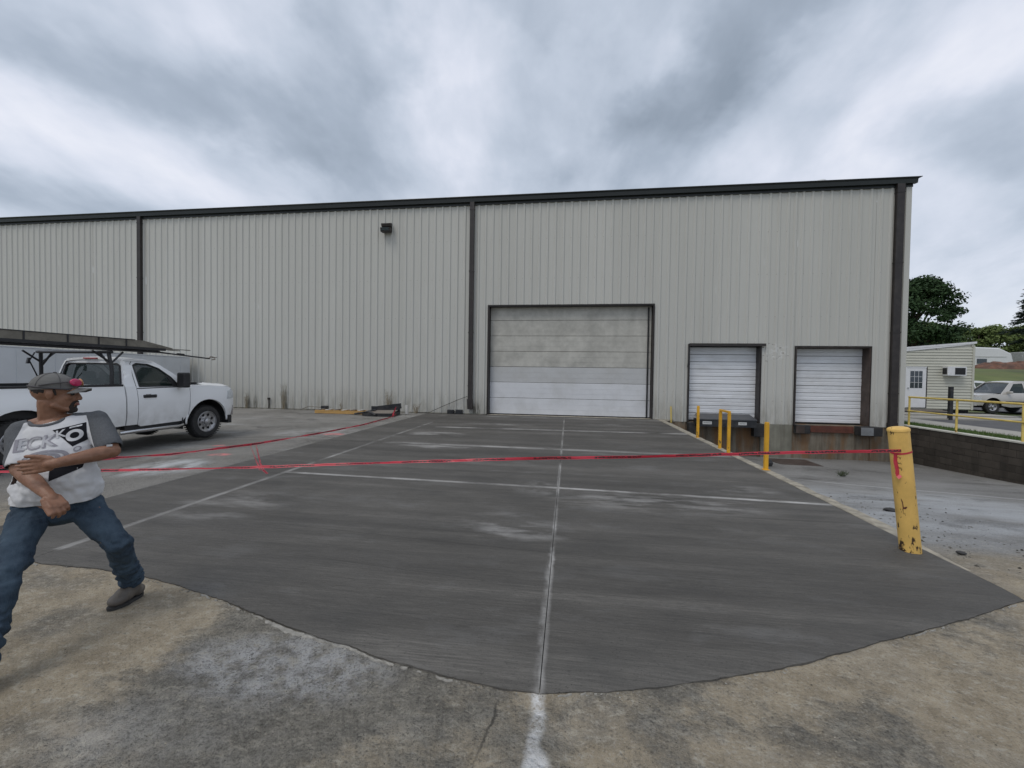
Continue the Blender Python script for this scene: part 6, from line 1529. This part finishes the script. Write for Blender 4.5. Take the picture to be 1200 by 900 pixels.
# eyes, mouth, beard, hair
for s in (1, -1):
    bm = B(); ell(bm, hp_(s * .030, .078, .006), (.011, .011, .0085), hax, 12); obj('eye', bm, M['ink'], man, smooth=True)
bm = B(); ell(bm, hp_(0, .0955, -.0525), (.021, .0065, .0035), hax, 12); ell(bm, hp_(0, .0965, -.0595), (.018, .007, .005), hax, 12); obj('lips', bm, M['lip'], man, smooth=True)
bm = B(); cap_(bm, hp_(.024, .086, -.044), hp_(-.024, .086, -.044), .009, .009, 10); cap_(bm, hp_(.027, .078, -.05), hp_(.022, .072, -.088), .010, .014, 10); cap_(bm, hp_(-.027, .078, -.05), hp_(-.022, .072, -.088), .010, .014, 10); ell(bm, hp_(0, .068, -.092), (.033, .030, .022), hax)
melt('goatee', bm, .004, 2, M['hair'], man, lambda p_: .002 * fbm(p_.x * 120, p_.y * 120, p_.z * 120))
bm = B(); ell(bm, hp_(0, -.034, .022), (.0762, .076, .044), hax); cap_(bm, hp_(.074, .012, .028), hp_(.069, .020, -.002), .008, .005, 8); cap_(bm, hp_(-.074, .012, .028), hp_(-.069, .020, -.002), .008, .005, 8)
melt('hair', bm, .005, 1, M['hair'], man, lambda p_: .002 * fbm(p_.x * 90, p_.y * 90, p_.z * 90))
# shirt
def segt(p_, a, b):
    d = b - a; t_ = max(0, min(1.3, (p_ - a).dot(d) / d.length_squared)); return t_, (p_ - (a + d * t_)).length
bm = B()
ell(bm, sh_m + Vector((.004, .004, -.085)), (.190, .120, .150)); ell(bm, Vector((-3.035, 2.075, 1.0)), (.178, .128, .18)); ell(bm, Vector((-3.022, 2.068, .90)), (.180, .142, .14))
cap_(bm, Vector((-3.022, 2.072, .885)) - SD * .055, Vector((-3.022, 2.072, .885)) + SD * .055, .128, .128)
for s in (-1, 1): cap_(bm, Vector((-3.025, 2.075, .90)) + SD * s * .07, Vector((-3.028, 2.075, .815)) + SD * s * .075, .118, .122)
cap_(bm, Vector((-3.025, 2.075, .90)), Vector((-3.028, 2.075, .815)), .128, .130)
for s in ('R', 'L'):
    a, b = J['sh' + s], J['el' + s]; e_ = a.lerp(b, .80)
    cap_(bm, J['neck'] + Vector((0, 0, -.045)), a + Vector((0, 0, .012)), .060, .052); cap_(bm, a - Vector((0, 0, .012)), e_, .061, .066)
HEM = .775
def shd(p_):
    q = Vector((p_.dot(SD), p_.dot(FR), p_.z)); lo_ = sm(1.15, .85, p_.z)
    f_ = .011 * fbm(q.x * 9 + q.z * 5, q.y * 8, q.z * 4, 3) * (.5 + lo_) + .006 * math.sin(q.z * 38 + 16 * q.x + 5 * fbm(q.x * 5, q.y * 5, q.z * 5)) * lo_ + .002 * fbm(q.x * 30, q.y * 30, q.z * 18)
    return f_
def shg(p_):
    g_ = -1
    for s in ('R', 'L'):
        t_, d_ = segt(p_, J['sh' + s], J['el' + s])
        sdv = (p_ - sh_m).dot(SD) * (1 if s == 'L' else -1)
        if d_ < .10 and sdv > 0: g_ = max(g_, min(sdv - .158 + .25 * (p_.z - 1.16), .08))
        t2, d2 = segt(p_, J['neck'], J['sh' + s]); fr_v = (p_ - (J['neck'].lerp(J['sh' + s], min(1, t2)))).dot(FR)
        if p_.z > 1.14 and sdv > 0: g_ = max(g_, .042 - abs(fr_v))
    nd = (p_ - (J['neck'] + Vector((0, 0, -.004)))); rad_ = math.hypot(nd.dot(SD), nd.dot(FR)); 
    return g_
shirt_o, sme = melt('tshirt', bm, .0062, 5, M['shirt'], man, shd, None)
bm = bmesh.new(); bm.from_mesh(sme)
bmesh.ops.bisect_plane(bm, geom=bm.verts[:] + bm.edges[:] + bm.faces[:], plane_co=(-3.02, 2.07, HEM), plane_no=(.05, -.02, 1), clear_inner=True)
# open cuffs: cut the sleeve ends off
for s in ('R', 'L'):
    a, b = J['sh' + s], J['el' + s]; d_ = (b - a).normalized(); e_ = a.lerp(b, .92)
    kill = [f_ for f_ in bm.faces if 0 < (f_.calc_center_median() - e_).dot(d_) < .09 and ((f_.calc_center_median() - e_) - d_ * (f_.calc_center_median() - e_).dot(d_)).length < .068]
    bmesh.ops.delete(bm, geom=kill, context='FACES')
# open neckline
nk = J['neck'] + FR * .012; kill = [f_ for f_ in bm.faces if math.hypot((f_.calc_center_median() - nk).dot(SD) / 1.08, (f_.calc_center_median() - nk).dot(FR)) < .095 and f_.calc_center_median().z > 1.17]
bmesh.ops.delete(bm, geom=kill, context='FACES')
bm.to_mesh(sme); bm.free(); sme.polygons.foreach_set('use_smooth', [True] * len(sme.polygons))
at_ = sme.attributes.new('g', 'FLOAT', 'POINT'); at_.data.foreach_set('value', [shg(v_.co) for v_ in sme.vertices])
md = shirt_o.modifiers.new('t', 'SOLIDIFY'); md.thickness = .0035; md.offset = -1
bvh = BVHTree.FromPolygons([v_.co.copy() for v_ in sme.vertices], [tuple(p_.vertices) for p_ in sme.polygons])
# collar band
bm = B(); ring = []
for k in range(40):
    a = 2 * math.pi * k / 40; p_ = nk + SD * math.cos(a) * .086 + FR * math.sin(a) * .082; q = bvh.find_nearest(Vector((p_.x, p_.y, 1.235 - .030 * math.sin(a))))[0]
    ring.append(q)
ring = [sum((ring[(k + j) % 40] for j in (-3, -2, -1, 0, 1, 2, 3)), Vector()) / 7 for k in range(40)]
tube(bm, ring + [ring[0]], .010, 8, False); obj('collar', bm, M['greycloth'], man, smooth=True)
# print on the chest
CP = sh_m + Vector((0, 0, -.11))
def onchest(a, b, off=.0022):
    a, b = a * 1.28 + .012, b * 1.22 + .25 * 0 * a - .004 + .10 * a
    o_ = CP + SD * a + Vector((0, 0, 1)) * b + FR * .6; h_ = bvh.ray_cast(o_, -FR)
    if h_[0] is None: return CP + SD * a + Vector((0, 0, b)) + FR * .13
    return h_[0] + FR * off
def printed(name, outline, holes, mt, off, res=.008): 
    bm = sheet(outline, holes, lambda a, b: onchest(a, b, off), 0, res); obj(name, bm, mt, shirt_o, world=False, smooth=True)
shirt_off = shirt_o.location.copy()
def printw(name, bm, mt):
    o = obj(name, bm, mt, None, smooth=True); o.parent = shirt_o; return o
def lay_text(s_, a, b, size, mt, off, rot=0, shear=0):
    cu = bpy.data.curves.new('lettering', 'FONT'); cu.body = s_; cu.size = size; cu.align_x = 'CENTER'; cu.align_y = 'CENTER'; cu.shear = shear; cu.offset = size * .018
    tmp = bpy.data.objects.new('tmp', cu); C.objects.link(tmp); me = bpy.data.meshes.new_from_object(tmp.evaluated_get(bpy.context.evaluated_depsgraph_get())); bpy.data.objects.remove(tmp)
    bm = bmesh.new(); bm.from_mesh(me); bmesh.ops.triangulate(bm, faces=bm.faces)
    bmesh.ops.subdivide_edges(bm, edges=[e_ for e_ in bm.edges if e_.calc_length() > .012], cuts=2, use_grid_fill=False); bmesh.ops.triangulate(bm, faces=bm.faces)
    for v_ in bm.verts:
        x_, y_ = v_.co.x, v_.co.y; v_.co = onchest(a + x_ * math.cos(rot) - y_ * math.sin(rot), b + x_ * math.sin(rot) + y_ * math.cos(rot), off)
    printw('lettering', bm, mt)
def lay(outline, holes, mt, off, name='print_shape'): printw(name, sheet(outline, holes, lambda a, b: onchest(a, b, off), 0, .008), mt)
lay([(-.010, .082), (.092, .098), (.104, .012), (.062, -.008)], [], M['printblack'], .0022, 'black_print_patch')
lay_text('K', .018, .058, .052, M['printwhite'], .0036, .12)
lay(circ(.062, .044, .028, 24), [circ(.062, .044, .015, 18)], M['printwhite'], .0036, 'lettering')
lay([(.043, .079), (.081, .084), (.081, .091), (.043, .086)], [], M['printwhite'], .0036, 'lettering')
lay_text('ECK', -.060, .030, .080, M['printgrey'], .0030, .03); lay_text('ECK', -.0585, .0315, .066, M['printlight'], .0042, .03)
for rx_, ry_, dx, dy in ((.078, .040, -.022, -.045), (.050, .024, -.020, -.043), (.024, .011, -.005, -.041)):
    lay(circ(dx, dy, rx_, 30, 0, 360, ry_ / rx_), [circ(dx, dy, rx_ * .80, 26, 0, 360, ry_ / rx_ * .94)], M['printgrey'], .0028, 'print_ring')
lay(circ(.078, -.022, .012, 16), [circ(.078, -.022, .008, 12)], M['printgrey'], .003, 'print_ring')
lay([(.0, -.150), (.095, -.118), (.105, -.055), (.0, -.09)], [], M['printblack'], .0022, 'black_print_patch')
a, b = J['shL'], J['elL']; c_ = a.lerp(b, .78) + VC * .069; bm = B(); obox(bm, c_, RV, VC, (0, 0, 1), .013, .002, .006); obj('sleeve_tag', bm, M['printwhite'], man)
# jeans
bm = B()
ell(bm, Vector((-3.038, 2.088, .755)), (.150, .115, .115)); ell(bm, Vector((-3.036, 2.092, .70)), (.135, .105, .085))
rj = {'R': (.090, .067, .062), 'L': (.088, .063, .059)}
for s in ('R', 'L'):
    cap_(bm, J['hip' + s], J['knee' + s], rj[s][0], rj[s][1]); cap_(bm, J['knee' + s], J['ank' + s] + Vector((0, 0, -.01)), rj[s][1], rj[s][2])
def jd(p_):
    lo_ = sm(.45, .15, p_.z); kn = math.exp(-((p_.z - .49) / .06) ** 2); cr_ = sm(.62, .74, p_.z)
    return .011 * fbm(p_.x * 11, p_.y * 11, p_.z * 8, 3) + lo_ * .010 * math.sin(p_.z * 105 + 9 * fbm(p_.x * 7, p_.y * 7, p_.z * 3)) + (kn + cr_ * .8) * .008 * math.sin(p_.z * 70 + 22 * p_.dot(SD) + 6 * fbm(p_.x * 6, p_.y * 6, p_.z * 6)) + .0018 * fbm(p_.x * 35, p_.y * 35, p_.z * 22)
jn, jme = melt('jeans', bm, .0065, 4, M['denim'], man, jd)
# boots
for s, td in (('L', Vector((-.02, -1, 0))), ('R', Vector((.72, -.68, 0)))):
    td.normalize(); A_ = J['ank' + s]; sx_ = Vector((td.y, -td.x, 0)); g0 = ground_z(A_.x, A_.y) + .0; fax = (sx_, td, Vector((0, 0, 1))); gb = Vector((A_.x, A_.y, g0))
    bm = B(); cap_(bm, A_ + Vector((0, 0, .05)), gb + Vector((0, 0, .075)) , .052, .050); ell(bm, gb - td * .035 + Vector((0, 0, .055)), (.040, .048, .040), fax); ell(bm, gb + td * .04 + Vector((0, 0, .064)), (.045, .072, .052), fax); ell(bm, gb + td * .080 + Vector((0, 0, .050)), (.049, .062, .040), fax)
    bt_, _ = melt('boot', bm, .005, 3, M['boot'], man, lambda p_: .0025 * math.sin(p_.z * 150) * sm(.10, .14, p_.z))
    out_ = [(.043 * math.sin(R(a)) * (1.05 if math.cos(R(a)) > 0 else .92), .0) for a in range(0, 360, 20)]
    pts_ = []
    for a in range(0, 360, 15):
        c0, s0 = math.cos(R(a)), math.sin(R(a)); pts_.append((s0 * (.052 if c0 > 0 else .041), .02 + (.128 if c0 > 0 else .098) * c0))
    bm = B(); top = [bm.verts.new(gb + sx_ * a + td * b + Vector((0, 0, .022))) for a, b in pts_]; bot = [bm.verts.new(gb + sx_ * a * .97 + td * b * .98 + Vector((0, 0, .001))) for a, b in pts_]
    bm.faces.new(top); bm.faces.new(bot)
    for k in range(len(top)): bm.faces.new((top[k], top[(k + 1) % len(top)], bot[(k + 1) % len(top)], bot[k]))
    so_ = obj('sole', bm, M['rubber'], None); so_.parent = bt_
# cap
bm = B(); CU = Vector((HU.x, HU.y, HU.z)); ell(bm, hp_(0, -.014, .040), (.085, .106, .088), hax, 28)
melt_c, cme = melt('cap', bm, .004, 2, M['capcloth'], man, lambda p_: .0012 * fbm(p_.x * 30, p_.y * 30, p_.z * 30))
bm = bmesh.new(); bm.from_mesh(cme); bmesh.ops.bisect_plane(bm, geom=bm.verts[:] + bm.edges[:] + bm.faces[:], plane_co=hp_(0, 0, .034), plane_no=(HU - F * .10), clear_inner=True); bm.to_mesh(cme); bm.free(); cme.polygons.foreach_set('use_smooth', [True] * len(cme.polygons))
def brim(a, b):
    return hp_(a, .078 + b, .044 - 5.2 * a * a + .02 * b)
bm = sheet([(-.074, -.010), (-.070, .030), (-.050, .062), (0, .076), (.050, .062), (.070, .030), (.074, -.010), (.05, .01), (0, .018), (-.05, .01)], [], brim, .005, .012); o = obj('brim', bm, M['capcloth'], None, smooth=True, ang=.7); o.parent = melt_c
bm = B(); pts_ = [hp_(.0855 * math.sin(R(a)), -.014 + .107 * math.cos(R(a)), .040 - .006 * math.cos(R(a))) for a in range(0, 361, 12)]
tube(bm, pts_, .0045, 6, False); o = obj('band', bm, M['capdark'], None, smooth=True); o.parent = melt_c
bm = B(); 
for a in range(0, 360, 60):
    pp = [hp_(.0862 * math.sin(R(a)) * math.cos(R(b)), -.014 + .1072 * math.cos(R(a)) * math.cos(R(b)), .040 + .0892 * math.sin(R(b))) for b in range(0, 91, 10)]; tube(bm, pp, .0012, 4)
ell(bm, hp_(0, -.014, .130), (.009, .009, .005), hax, 10); o = obj('seams', bm, M['capdark'], None); o.parent = melt_c
# sunglasses pushed up on the cap
gl = bpy.data.objects.new('sunglasses', None); C.objects.link(gl); gl.parent = man
for s in (1, -1):
    bm = B(); c_ = hp_(s * .036, .092, .078); n_ = (F * .75 + HU * .25 + HS * s * .38).normalized(); s1 = n_.cross(HU).normalized(); u1 = s1.cross(n_).normalized()
    ell(bm, c_, (.036, .024, .009), (s1, u1, n_), 18); o = obj('lens', bm, M['lens'] if s == 1 else M['gold'], gl, smooth=True)
    bm = B(); tube(bm, [hp_(s * .066, .066, .080), hp_(s * .088, .0, .066), hp_(s * .086, -.05, .052)], .004, 6); obj('temple', bm, M['capdark'], gl)
bm = B(); tube(bm, [hp_(.010, .106, .082), hp_(-.010, .106, .082)], .004, 6); obj('bridge', bm, M['gold'], gl)
